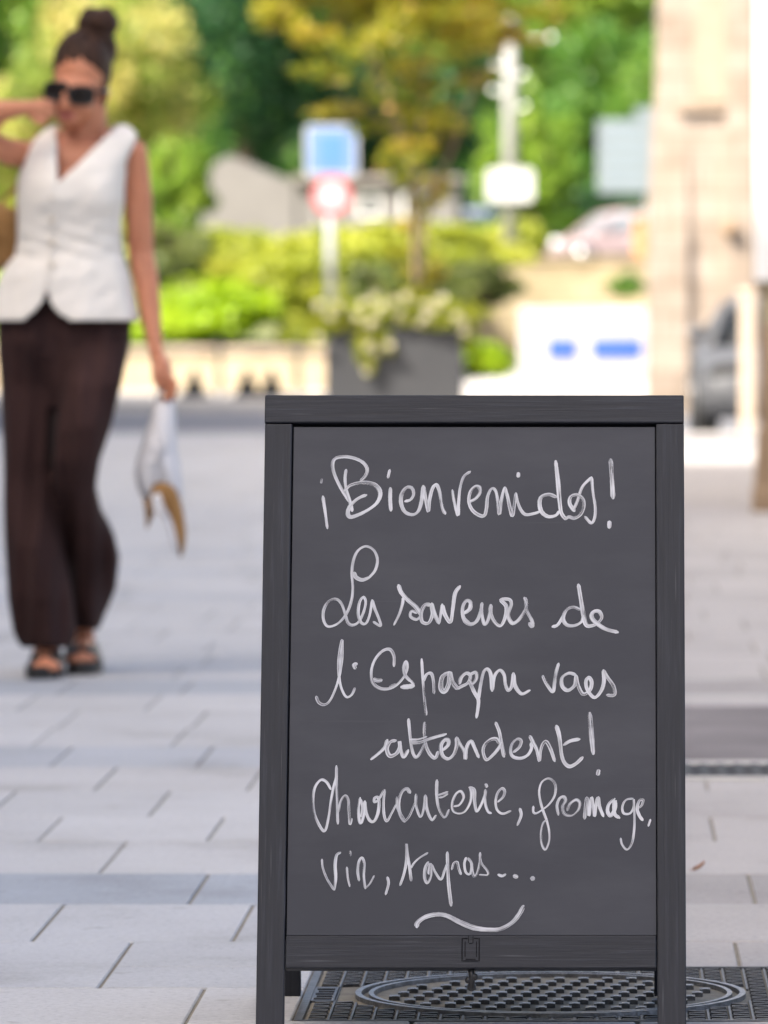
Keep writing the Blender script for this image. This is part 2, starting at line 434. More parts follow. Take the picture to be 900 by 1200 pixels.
# ------------------------------------------------------------------ ground
PLATE = (-.413, .287, 8.68, 9.387)
def slabs():
    rng = random.Random(5)
    lines = [8.487, 9.10, 9.757, 10.36, 10.91, 11.565, 12.11, 12.75, 13.39]
    y = 8.487
    back = []
    while y > -8:
        y -= .613; back.append(y)
    lines = list(reversed(back)) + lines
    while lines[-1] < 46.2: lines.append(lines[-1] + .613)
    lines[-1] = 46.3
    first = {8.487: -.558, 9.10: -.709, 9.757: -.863, 10.36: -.662, 10.91: -.850, 11.565: -1.011, 12.11: -.85, 12.75: -1.004}
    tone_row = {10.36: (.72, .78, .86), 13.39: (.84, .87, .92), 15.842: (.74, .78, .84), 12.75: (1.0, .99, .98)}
    V, F, T = [], [], []
    def rect(x0, x1, y0, y1, tone):
        g, e = .0026, .0022
        x0 += g; x1 -= g; y0 += g * .9; y1 -= g * .9
        if x1 - x0 < .01 or y1 - y0 < .01: return
        n = len(V)
        dz = rng.uniform(-.0007, .0007)
        for (x, yy, z) in ((x0, y0, -.012), (x1, y0, -.012), (x1, y1, -.012), (x0, y1, -.012)): V.append((x, yy, z))
        for (x, yy, z) in ((x0, y0, -e), (x1, y0, -e), (x1, y1, -e), (x0, y1, -e)): V.append((x, yy, z + dz))
        for (x, yy) in ((x0 + e, y0 + e), (x1 - e, y0 + e), (x1 - e, y1 - e), (x0 + e, y1 - e)): V.append((x, yy, dz))
        for a in (0, 4):
            for k in range(4):
                F.append((n + a + k, n + a + (k + 1) % 4, n + a + 4 + (k + 1) % 4, n + a + 4 + k)); T.append(tone)
        F.append((n + 8, n + 9, n + 10, n + 11)); T.append(tone)
    for y0, y1 in zip(lines, lines[1:]):
        key = min(first, key=lambda k: abs(k - y0))
        x = first[key] if abs(key - y0) < .01 else rng.uniform(-.3, 0)
        w = .306
        x -= (w * math.ceil((x + 7.5) / w)) if abs(y0 - 10.36) > .01 else w * 24
        tr = (1, 1, 1)
        for k, v in tone_row.items():
            if abs(k - y0) < .05: tr = v
        if tr == (1, 1, 1) and rng.random() < .10: tr = (.91, .93, .96)
        while x < 7:
            ww = w
            if abs(key - y0) > .01 and rng.random() < .12: ww = w * 1.5
            if abs(y0 - 10.36) < .01: ww = w * 2 if x < -.67 else w
            x1 = x + ww
            k = rng.uniform(.945, 1.04)
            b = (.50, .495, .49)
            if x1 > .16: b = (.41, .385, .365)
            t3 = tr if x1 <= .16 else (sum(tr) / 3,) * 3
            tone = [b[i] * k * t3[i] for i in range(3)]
            if y1 <= PLATE[2] or y0 >= PLATE[3] or x1 <= PLATE[0] or x >= PLATE[1]:
                rect(x, x1, y0, y1, tone)
            else:
                if y0 < PLATE[2]: rect(x, x1, y0, PLATE[2], tone)
                if y1 > PLATE[3]: rect(x, x1, PLATE[3], y1, tone)
                a, c = max(y0, PLATE[2]), min(y1, PLATE[3])
                if x < PLATE[0]: rect(x, PLATE[0], a, c, tone)
                if x1 > PLATE[1]: rect(PLATE[1], x1, a, c, tone)
            x = x1
    me = bpy.data.meshes.new('pavement')
    me.from_pydata(V, [], F); me.materials.append(M['slab'])
    at = me.attributes.new('slab_tone', 'FLOAT_COLOR', 'FACE')
    at.data.foreach_set('color', [c for t in T for c in (*t, 1)])
    o = bpy.data.objects.new('pavement', me); COL.objects.link(o); tag(o, kind='structure')
slabs()
def sheet(name, x0, x1, y0, y1, z, mat, label=None):
    b = MB(); b.add([(x0, y0, z), (x1, y0, z), (x1, y1, z), (x0, y1, z)], [(0, 1, 2, 3)])
    o = b.build(name, mat); tag(o, kind='structure'); return o
sheet('pavement_bed', -7.6, 7.3, -8, 46.3, -.0035, M['joint'])
sheet('ground', -400, 400, -120, 900, -.16, M['earth'])
sheet('road', -60, 60, 46.55, 62.0, -.11, M['asphalt'])
b = MB()
for y0 in (46.3, 62.0):
    x = -14.0
    while x < 14:
        b.box((x + .004, y0 + .002, -.15), (x + .996, y0 + .25, .004), bev=.02); x += 1.0
tag(b.build('kerb', M['concrete']), kind='structure')
sheet('far_pavement', -40, 40, 62.25, 68, 0.0, M['concrete'])
sheet('forecourt', -2.3, 40, 68, 92, 0.004, M['concrete'])
b = MB()
for k in range(3):
    x = -4.5 + k * 1.0
    b.add([(x, 47.4, -.106), (x + .5, 47.4, -.106), (x + .5, 50.4, -.106), (x, 50.4, -.106)], [(0, 1, 2, 3)])
tag(b.build('road_marking', M['white_paint']), kind='structure')
b = MB()   # darker repair in the slabs to the right of the sign
b.box((.13, 13.55, -.01), (2.6, 15.35, .004), bev=.003)
tag(b.build('paving_repair', M['patch']), kind='structure')
# garden bank rising behind the low wall, and the terrace road above it
b = MB()
prof = [(69.2, .40), (74, .45), (80, .75), (86, 1.15), (92, 1.45), (100, 1.62), (400, 1.75)]
xs = np.linspace(-60, -.9, 40)
for (ya, za), (yb, zb) in zip(prof, prof[1:]):
    b.add([(-60, ya, za), (-1.9, ya, za), (-1.9, yb, zb), (-60, yb, zb)], [(0, 1, 2, 3)], smooth=True)
    b.add([(-1.9, ya, -.15), (-1.9, yb, -.15), (-1.9, yb, zb), (-1.9, ya, za)], [(0, 1, 2, 3)])
b.add([(-1.9, 90.3, 1.38), (40, 90.3, 1.42), (40, 100, 1.62), (-1.9, 100, 1.62)], [(0, 1, 2, 3)])
b.add([(-1.9, 100, 1.62), (40, 100, 1.62), (40, 400, 1.75), (-1.9, 400, 1.75)], [(0, 1, 2, 3)])
tag(b.build('terrain', M['earth']), kind='structure')
sheet('terrace_road', -60, 60, 140, 166, 1.72, M['asphalt'])

# ------------------------------------------------------------------ manhole cover
mh = empty('manhole_cover', 'cast iron manhole cover with round studded lid in the paving under the chalkboard', 'manhole cover', ((PLATE[0] + PLATE[1]) / 2, (PLATE[2] + PLATE[3]) / 2, 0))
cx, cy, rl = -.066, 9.02, .276
b = MB()
x0, x1, y0, y1 = PLATE
b.box((x0 + .001, y0 + .001, -.04), (x1 - .001, y1 - .001, -.005))
for (a, c) in (((x0 + .001, y0 + .001), (x1 - .001, y0 + .012)), ((x0 + .001, y1 - .012), (x1 - .001, y1 - .001)), ((x0 + .001, y0 + .013), (x0 + .012, y1 - .013)), ((x1 - .012, y0 + .013), (x1 - .001, y1 - .013))):
    b.box((a[0], a[1], -.0045), (c[0], c[1], .001), 1)
rg = random.Random(3)
cp = .0305
for i in range(23):
    xx = x0 + .016 + i * cp
    if xx + cp > x1 - .012: break
    for j in range(29):
        yy = y0 + .02 + j * .0232
        if yy + .02 > y1 - .012: break
        if math.hypot(xx + cp / 2 - cx, yy + .01 - cy) < rl + .012: continue
        if -.405 < xx < -.365 and 8.93 < yy < 9.13: continue
        sh = .004 * (1 if (i + j) % 2 else -1)
        vs_ = [(xx + .002, yy + sh, -.005), (xx + cp - .003, yy - sh, -.005), (xx + cp - .003, yy + .011 - sh, -.005), (xx + .002, yy + .011 + sh, -.005)]
        vt = [(xx + .004, yy + .002 + sh, .001), (xx + cp - .005, yy + .002 - sh, .001), (xx + cp - .005, yy + .008 - sh, .001), (xx + .004, yy + .008 + sh, .001)]
        b.add(vs_ + vt, [(0, 1, 5, 4), (1, 2, 6, 5), (2, 3, 7, 6), (3, 0, 4, 7)], 0)
        b.add(vt, [(0, 1, 2, 3)], 2)
    if i:   # thin upright web between two columns of ribs
        for (ya, yb) in ((y0 + .014, cy), (cy, y1 - .014)):
            d2 = (rl + .012) ** 2 - (xx - cx) ** 2
            if d2 > 0:
                if yb == cy: yb = cy - math.sqrt(d2)
                else: ya = cy + math.sqrt(d2)
            if yb - ya > .01: b.box((xx - .0015, ya, -.005), (xx + .0015, yb, -.0005), 2)
b.box((-.402, 8.94, -.005), (-.366, 9.12, -.0005), 2)
for k in range(5):
    b.box((-.397 + .003 * (k % 2), 8.955 + k * .031, -.0004), (-.372, 8.968 + k * .031, .001), 0)
b.build('surround_plate', [M['iron'], M['iron_mid'], M['iron_mid']], mh)
b = MB()
def ring(b, ra, rb, za, zb, mat, n=96):
    A = [(cx + ra * math.cos(2 * math.pi * k / n), cy + ra * math.sin(2 * math.pi * k / n)) for k in range(n)]
    B = [(cx + rb * math.cos(2 * math.pi * k / n), cy + rb * math.sin(2 * math.pi * k / n)) for k in range(n)]
    vs_ = [(x, y, za) for x, y in A] + [(x, y, zb) for x, y in A] + [(x, y, zb) for x, y in B] + [(x, y, za) for x, y in B]
    fs = []
    for q in range(3):
        for k in range(n): fs.append((q * n + k, q * n + (k + 1) % n, (q + 1) * n + (k + 1) % n, (q + 1) * n + k))
    b.add(vs_, fs, mat)
n = 96
b.add([(cx + (rl - .002) * math.cos(2 * math.pi * k / n), cy + (rl - .002) * math.sin(2 * math.pi * k / n), -.0042) for k in range(n)], [tuple(range(n))], 0)
ring(b, rl - .001, rl - .0095, -.0045, .0035, 1)
ring(b, rl - .020, rl - .027, -.0042, .003, 1)
j = 0
yy = cy - rl
while yy < cy + rl:
    xx = cx - rl + (j % 3) * .0115
    while xx < cx + rl:
        if math.hypot(xx - cx, yy - cy) < rl - .050:
            b.box((xx - .0075, yy - .013, -.0042), (xx + .0075, yy + .013, .0022), 0)
            b.box((xx - .0032, yy - .0125, .0023), (xx + .0050, yy + .0005, .0032), 1)
        xx += .0345
    yy += .047; j += 1
b.build('lid', [M['iron_mid'], M['iron_worn']], mh)

# ------------------------------------------------------------------ slot drain beyond the sign
dr = empty('drain_channel', 'long dark drain slot with pale concrete edges crossing the paving on the right', 'drain', (1.2, 13.25, 0))
b = MB()
b.box((.12, 13.02, -.02), (2.6, 13.06, .006), bev=.003); b.box((.12, 13.44, -.02), (2.6, 13.50, .006), bev=.003)
b.build('edge_strip', M['concrete'], dr)
b = MB(); b.box((.12, 13.062, -.03), (2.6, 13.438, .002), 0)
x = .14
while x < 2.58:
    b.box((x, 13.08, .0022), (x + .018, 13.42, .006), 1); x += .036
b.build('grate', [M['rubber'], M['iron']], dr)

# ------------------------------------------------------------------ chalkboard
Yb, Yt, Zt = 8.494, 8.751, .848
YREAR, YHINGE, ZHINGE = 8.985, 8.778, .842
U = Vector((0, Yt - Yb, Zt)).normalized()
NB = Vector((0, -U.z, U.y))               # out of the writing side
def board_xv(px, py):
    dz = -(py - VY) / FPX; k = (Yt - Yb) / Zt
    t = (Yb + k * CAMZ) / (1 - k * dz)
    z = CAMZ + t * dz
    return (px - VX) / FPX * t, z / U.z
def vv(py): return board_xv(550, py)[1]
bd = empty('chalkboard_sign', 'dark wooden A-frame pavement chalkboard with white handwritten welcome text', 'chalkboard', (-.168, 8.74, 0))
def bmx(front=True):
    if front:
        return Matrix.Translation((0, Yb, 0)) @ Matrix(((1, 0, 0, 0), (0, -NB.y, U.y, 0), (0, -NB.z, U.z, 0), (0, 0, 0, 1)))
    Yr, Yh = YREAR, YHINGE
    u = Vector((0, Yh - Yr, ZHINGE)).normalized(); nn = Vector((0, -u.z, u.y))   # local y still points away from the camera
    return Matrix.Translation((0, Yr, 0)) @ Matrix(((1, 0, 0, 0), (0, -nn.y, u.y, 0), (0, -nn.z, u.z, 0), (0, 0, 0, 1)))
XO0, XI0, XI1, XO1 = -.4538, -.4165, .0800, .1182
vT, vR1, vB0, vB1 = vv(463), vv(495.5), vv(1134.5), vv(1095.5)
def board_part(name, boxes, mat, mtx, parent=bd):
    o = bpy.data.objects.new(name, None)
    b = MB()
    for (a, c, bev) in boxes: b.box(a, c, bev=bev)
    ob = b.build(name, mat)                       # local coordinates of the frame; the object carries the tilt
    ob.parent = parent
    ob.matrix_basis = Matrix.Translation(-parent.location) @ mtx if parent is bd else Matrix.Identity(4)
    return ob
FM, RM = bmx(True), bmx(False)
T = .022
for mtx in (FM, RM):
    fr = mtx is FM
    dv = 0 if fr else math.hypot(ZHINGE, YREAR - YHINGE) - vT      # the rear frame is a little shorter
    board_part('stile', [((XO0, 0, 0), (XI0, T, vR1 - .0012 + dv), .0016)], M['wood_z'], mtx)
    board_part('stile', [((XI1, 0, 0), (XO1, T, vR1 - .0012 + dv), .0016)], M['wood_z'], mtx)
    board_part('top_rail', [((XO0 - .0006, -.001 if fr else 0, vR1 + dv), (XO1, T, vT + dv), .0018)], M['wood_x'], mtx)
    br = board_part('bottom_rail', [((XI0 + .0012, .001, vB0), (XI1 - .0012, T - .001, vB1 - .0008), .0014)], M['wood_x'], mtx)
    pn = board_part('writing_panel', [((XI0 + .0018, .0045, vB1), (XI1 - .0012, .012, vR1 - .0046 + dv), .0004)], M['slate'], mtx)
    if fr: front_rail, front_panel = br, pn
    board_part('gap_shade_backing', [((XI0 - .004, .0125, vB1 - .004), (XI1 + .004, .0155, vR1 + .004 + dv), 0)], M['engrave_gap_shade'], mtx)  # near-black sheet paints the recess shadow seen through the panel gap
# carved clip emblem on the bottom rail
b = MB()
def eline(pts, w=.0010):
    for (p, q) in zip(pts, pts[1:]):
        (xa, va), (xb, vb) = board_xv(*p), board_xv(*q)
        b.box((min(xa, xb) - w / 2, .0004, min(va, vb) - w / 2), (max(xa, xb) + w / 2, .0012, max(va, vb) + w / 2))
eline([(541.5, 1099.5), (541.5, 1126)]); eline([(561.5, 1099.5), (561.5, 1126)]); eline([(543, 1126), (560, 1126)])
eline([(543, 1099.5), (547.5, 1099.5)]); eline([(556, 1099.5), (560, 1099.5)])
eline([(545, 1103.5), (545, 1121)], .0008); eline([(558.4, 1103.5), (558.4, 1121)], .0008); eline([(546, 1124), (557, 1124)], .0008)
eline([(549, 1096.8), (549, 1104.5)], .0008); eline([(554.3, 1096.8), (554.3, 1104.5)], .0008); eline([(550, 1105.5), (553.5, 1105.5)], .0008)
em = b.build('emblem', M['engrave_gap_shade'])
em.parent = front_rail
# catch hanging below the rail
b = MB()
q = FM @ Vector((board_xv(552, 1135)[0], .011, vB0))
b.tube([q, q + Vector((.0008, 0, -.010)), q + Vector((.0002, 0, -.024))], [.0045, .0042, .0045], 8)
b.ball(q + Vector((.0040, 0, -.0095)), (.0052, .004, .0052), nu=10, nv=6)
b.ball(q + Vector((-.0040, 0, -.0140)), (.0046, .004, .0046), nu=10, nv=6)
b.ball(q + Vector((.0003, 0, -.0230)), (.0060, .004, .0062), nu=10, nv=6)
b.build('catch', M['black_metal'], bd)

# handwriting: (x origin, y origin, zoom) then strokes of (width, points)
TXT = {
 'first': [
  (360, 520, 4.5, [
   (12, [(77, 180), (73, 203)]), (15, [(82, 272), (95, 360), (106, 443)]),
   (16, [(205, 132), (199, 180), (205, 235), (225, 300), (237, 352)]),
   (17, [(228, 305), (182, 238), (146, 165), (133, 108), (148, 74), (195, 64), (250, 73), (295, 96), (316, 130), (306, 165), (280, 192)]),
   (20, [(195, 243), (230, 214), (290, 201), (345, 208), (378, 235), (384, 270), (365, 310), (320, 345), (270, 370), (230, 382), (214, 366), (222, 330), (250, 298), (280, 278), (312, 266)]),
   (13, [(435, 132), (425, 177)]), (18, [(438, 228), (437, 290), (441, 350)]),
   (18, [(515, 300), (545, 290), (560, 262), (550, 230), (522, 228), (498, 262), (495, 310), (515, 355), (555, 370), (585, 352), (602, 300), (612, 217)]),
   (17, [(612, 217), (622, 275), (638, 352), (645, 290), (660, 232), (680, 212), (695, 240), (705, 290), (715, 340), (728, 366)]),
   (15, [(765, 240), (774, 295), (795, 372), (798, 310), (806, 230), (825, 170), (860, 142)])]),
  (540, 520, 4.5, [
   (17, [(40, 303), (75, 287), (100, 255), (98, 226), (75, 222), (50, 250), (42, 300), (60, 345), (95, 372), (124, 374), (135, 335), (140, 280), (155, 240), (172, 228)]),
   (16, [(172, 228), (186, 252), (195, 300), (203, 366), (211, 310), (221, 260), (232, 225)]),
   (16, [(232, 225), (246, 272), (258, 330), (272, 376), (282, 320), (290, 255)]),
   (15, [(290, 255), (300, 305), (320, 350), (345, 370), (390, 363), (416, 354)]),
   (18, [(304, 149), (302, 171)]),
   (19, [(506, 278), (465, 263), (425, 276), (415, 312), (426, 355), (460, 380), (500, 374), (520, 350)]),
   (20, [(500, 86), (512, 190), (520, 290), (530, 360), (555, 396)]),
   (18, [(600, 352), (574, 312), (580, 275), (615, 265), (645, 290), (648, 332), (630, 370), (600, 388), (570, 382), (552, 394)]),
   (17, [(592, 345), (612, 305), (640, 225), (690, 172)]),
   (14, [(690, 172), (697, 250), (709, 330), (706, 385), (688, 414), (654, 380)]),
   (22, [(790, 78), (797, 180), (803, 285)]), (20, [(784, 405), (783, 440)])])],
 'second': [
  (360, 630, 4.5, [
   (20, [(247, 180), (257, 205), (290, 219), (330, 205)]),
   (14, [(325, 208), (358, 168), (370, 112), (350, 62), (310, 42), (270, 62), (245, 110), (235, 180), (240, 260), (232, 330), (205, 400), (160, 450), (110, 465), (86, 432), (86, 380), (110, 335), (150, 320), (180, 345), (200, 400), (215, 445), (240, 458), (272, 440), (298, 385), (308, 335), (295, 310), (275, 340), (269, 400), (284, 445), (310, 448), (330, 400), (342, 325)]),
   (14, [(342, 325), (356, 370), (380, 430), (386, 462), (348, 440)]),
   (14, [(457, 457), (485, 400), (502, 345), (506, 312)]),
   (21, [(481, 246), (495, 285), (530, 325), (570, 360), (600, 402)]),
   (14, [(600, 410), (575, 428), (545, 412), (550, 385), (577, 394)]),
   (19, [(652, 350), (620, 352), (601, 392), (606, 440), (640, 446), (660, 400), (655, 347), (672, 402), (695, 450)]),
   (14, [(695, 450), (704, 400), (712, 347)]),
   (19, [(712, 352), (726, 402), (755, 442), (768, 370), (780, 290), (806, 252)]),
   (17, [(828, 397), (860, 372), (858, 334), (835, 330), (818, 370), (825, 420), (855, 450)])]),
  (540, 660, 4.5, [
   (18, [(15, 262), (45, 236), (50, 202), (30, 195), (12, 222), (10, 270), (25, 305), (55, 318), (85, 300), (105, 250), (112, 205)]),
   (17, [(112, 205), (110, 260), (125, 318), (145, 290), (158, 215)]),
   (18, [(158, 215), (160, 270), (185, 315), (212, 325), (235, 280), (240, 225), (212, 190), (255, 188), (266, 215), (250, 270), (270, 312), (300, 300), (330, 260), (347, 215), (335, 178)]),
   (18, [(342, 180), (346, 242), (374, 298), (377, 330), (360, 312)]),
   (16, [(482, 332), (510, 322), (536, 282), (552, 246)]),
   (17, [(632, 242), (590, 228), (555, 246), (540, 290), (560, 322), (600, 325), (636, 305), (646, 272)]),
   (20, [(620, 108), (632, 180), (645, 260), (660, 320), (690, 326), (720, 312), (742, 283), (730, 252), (702, 252), (689, 275), (706, 304), (760, 342), (829, 361)])])],
 'third': [
  (360, 730, 4.5, [
   (13, [(47, 383), (60, 415), (90, 428), (120, 405), (150, 340), (170, 270), (183, 180), (184, 88), (173, 130), (165, 220), (172, 310), (190, 365), (210, 388), (235, 374), (252, 338)]),
   (20, [(262, 212), (246, 216), (253, 238)]),
   (15, [(457, 226), (457, 172), (435, 136), (395, 146), (356, 192), (338, 250), (345, 310), (380, 340), (425, 345), (470, 325), (510, 280), (528, 232), (520, 200), (509, 232), (516, 272), (545, 305)]),
   (22, [(350, 293), (370, 300), (392, 298)]), (17, [(437, 345), (442, 330), (470, 322)]), (27, [(496, 335), (530, 333), (562, 328)]), (14, [(545, 300), (562, 322)]),
   (13, [(603, 186), (610, 300), (618, 400), (628, 482)]), (15, [(612, 305), (630, 268), (655, 265), (666, 310), (668, 370)]),
   (23, [(748, 256), (712, 282), (705, 340), (725, 358), (745, 320), (752, 258), (766, 310), (792, 345)])]),
  (540, 750, 4.5, [
   (19, [(-22, 254), (0, 243), (38, 222), (50, 185), (28, 172), (2, 195), (-8, 228)]), (17, [(48, 178), (78, 168), (82, 200), (60, 228), (44, 208)]),
   (17, [(44, 212), (70, 270), (92, 310), (90, 360), (82, 407)]),
   (17, [(92, 312), (105, 230), (120, 166), (140, 150), (158, 180), (165, 266)]),
   (17, [(165, 266), (176, 190), (205, 156), (228, 180), (235, 230), (250, 262), (268, 240), (278, 170)]),
   (18, [(278, 174), (285, 235), (320, 280), (364, 262)]),
   (17, [(432, 185), (450, 225), (485, 270), (495, 220), (505, 160), (516, 120)]),
   (18, [(606, 180), (570, 172), (535, 195), (535, 240), (565, 262), (600, 235), (608, 187), (620, 240), (645, 282), (680, 262), (690, 220), (675, 195), (660, 215), (668, 260), (705, 300), (740, 265), (755, 215), (752, 155)]),
   (17, [(752, 155), (775, 195), (805, 240), (810, 285), (770, 287)])])],
 'fourth': [
  (420, 820, 6, [
   (26, [(88, 415), (140, 375), (185, 330), (203, 278)]),
   (25, [(265, 282), (225, 292), (200, 340), (220, 390), (265, 375), (290, 330), (288, 288), (300, 360), (320, 398), (350, 350)]),
   (20, [(352, 130), (360, 220), (370, 310), (385, 375), (408, 400), (440, 360), (470, 300)]),
   (22, [(465, 155), (462, 240), (475, 320), (505, 380), (540, 405), (560, 360)]),
   (25, [(368, 300), (430, 295), (500, 270), (616, 237)]), (15, [(362, 276), (420, 274), (480, 255)]),
   (25, [(595, 350), (630, 315), (632, 282), (605, 280), (580, 320), (590, 385), (630, 412), (670, 380), (690, 320), (690, 262)]),
   (23, [(690, 260), (715, 310), (745, 362), (752, 413), (756, 350), (775, 300), (795, 290), (815, 330), (846, 402)])]),
  (560, 820, 6, [
   (23, [(150, 302), (130, 272), (90, 276), (50, 310), (36, 360), (60, 418), (110, 380), (150, 330), (165, 300)]), (23, [(125, 155), (150, 220), (165, 300), (184, 398)]),
   (21, [(250, 365), (290, 330), (305, 287), (280, 272), (245, 300), (230, 350), (245, 395), (300, 408), (350, 385), (376, 340), (372, 300)]),
   (21, [(365, 250), (390, 300), (415, 350), (432, 425), (440, 360), (455, 310), (480, 290), (510, 340), (541, 430)]),
   (25, [(552, 178), (570, 240), (580, 310), (590, 390), (610, 440), (645, 465), (690, 445), (738, 400)]), (24, [(603, 314), (650, 286), (716, 273)]),
   (30, [(787, 88), (797, 220), (812, 378)]), (26, [(850, 490), (843, 525)])])],
 'fifth': [
  (360, 890, 6, [
   (17, [(205, 40), (203, 120), (185, 190), (166, 290), (150, 400), (124, 498), (85, 460), (50, 370), (42, 270), (55, 190), (95, 140), (135, 155), (166, 207)]),
   (17, [(205, 45), (206, 150), (210, 300), (215, 450)]), (17, [(218, 370), (235, 290), (265, 250), (288, 280), (292, 360), (300, 450), (313, 412)]),
   (19, [(372, 265), (361, 340), (365, 420), (380, 440), (400, 370), (402, 290)]), (15, [(374, 275), (387, 330), (378, 400)]),
   (20, [(405, 288), (415, 370), (440, 425), (470, 430), (495, 380), (505, 310), (498, 265), (474, 266), (472, 294), (500, 280), (542, 210)]),
   (16, [(546, 210), (536, 300), (541, 390), (560, 430), (590, 380), (626, 310)]),
   (22, [(724, 232), (700, 202), (665, 225), (645, 290), (650, 370), (685, 435)]), (14, [(685, 435), (720, 390), (762, 290)]), (16, [(630, 260), (634, 330), (655, 385)]),
   (17, [(765, 240), (765, 320), (795, 400), (820, 340), (831, 245)]), (20, [(831, 250), (840, 340), (875, 420), (905, 390)])]),
  (490, 890, 6, [
   (19, [(132, 140), (130, 230), (140, 320), (165, 380), (190, 400), (216, 350)]), (17, [(143, 246), (175, 236), (208, 224)]), (17, [(147, 264), (175, 258), (208, 238)]),
   (17, [(252, 326), (290, 315), (320, 262), (300, 220), (265, 240), (240, 300), (245, 355), (285, 375), (330, 360), (365, 300), (374, 235), (365, 190)]),
   (20, [(358, 192), (394, 212), (396, 290), (411, 360), (440, 320), (468, 250), (474, 208)]), (18, [(472, 210), (471, 300), (490, 360), (514, 375)]), (25, [(474, 170), (482, 190)]),
   (17, [(560, 295), (595, 262), (608, 222), (590, 200), (560, 230), (545, 290), (555, 350), (595, 378), (652, 358)]),
   (18, [(715, 340), (724, 390), (697, 460)])]),
  (620, 895, 6, [
   (15, [(30, 295), (30, 335), (50, 345), (90, 322), (140, 282), (180, 220), (186, 150), (160, 110), (125, 102), (87, 130), (71, 190), (80, 260), (100, 330), (125, 400), (141, 470), (141, 540), (115, 600), (90, 560), (85, 480), (100, 412), (128, 390)]),
   (19, [(206, 357), (196, 290), (215, 240), (245, 230), (256, 256), (236, 300), (250, 350), (300, 360), (345, 322), (356, 272), (330, 250), (286, 280), (268, 325)]),
   (21, [(390, 385), (396, 300), (406, 236), (416, 300), (421, 360), (430, 290), (440, 236), (451, 300), (461, 365), (470, 290), (485, 236), (496, 300), (523, 368)]),
   (25, [(602, 242), (562, 280), (552, 330), (575, 362), (604, 310), (602, 256), (600, 345), (636, 378)]),
   (15, [(732, 240), (680, 252), (656, 300), (666, 345), (710, 345), (736, 300), (736, 246), (741, 350), (740, 450), (725, 550), (690, 600), (655, 565), (644, 520)]),
   (19, [(755, 312), (790, 292), (802, 252), (776, 255), (760, 310), (775, 360), (800, 395)]),
   (15, [(854, 388), (838, 436)])])],
 'sixth': [
  (365, 980, 6, [
   (15, [(73, 158), (80, 220), (110, 300), (158, 374)]), (20, [(160, 374), (170, 290), (166, 200), (177, 130), (204, 110)]),
   (14, [(248, 213), (255, 290), (269, 350)]), (13, [(272, 100), (275, 133)]),
   (18, [(334, 310), (325, 240), (336, 170), (355, 150), (370, 190), (368, 280), (378, 365)]), (15, [(378, 365), (410, 330), (440, 275)]),
   (17, [(533, 283), (541, 330), (521, 407)]),
   (18, [(622, 343), (650, 260), (668, 160), (667, 50), (676, 130), (690, 220), (701, 312)]), (16, [(697, 222), (725, 180), (765, 145), (818, 113)])]),
  (490, 980, 6, [
   (19, [(72, 177), (50, 220), (45, 290), (65, 325), (90, 270), (85, 190), (75, 235), (74, 262)]), (16, [(95, 195), (120, 250), (160, 300), (185, 240), (204, 190)]),
   (21, [(205, 108), (208, 220), (215, 340), (232, 487)]), (15, [(236, 232), (250, 186), (275, 180), (285, 220), (301, 266)]),
   (17, [(337, 146), (325, 190), (335, 250), (365, 260), (375, 190), (350, 150)]), (17, [(375, 180), (380, 240), (396, 280), (416, 250), (431, 180), (436, 112)]),
   (14, [(431, 130), (446, 190), (486, 240), (487, 270), (430, 268)]),
   (21, [(562, 266), (590, 276), (615, 264)]), (27, [(672, 274), (698, 284)]), (27, [(797, 284), (812, 303)])])],
 'flourish': [
  (490, 980, 6, [(31, [(-10, 636), (-4, 604), (50, 565), (130, 546), (200, 555), (290, 600), (390, 640), (500, 654), (580, 648), (660, 604), (710, 545), (740, 487)])])],
}
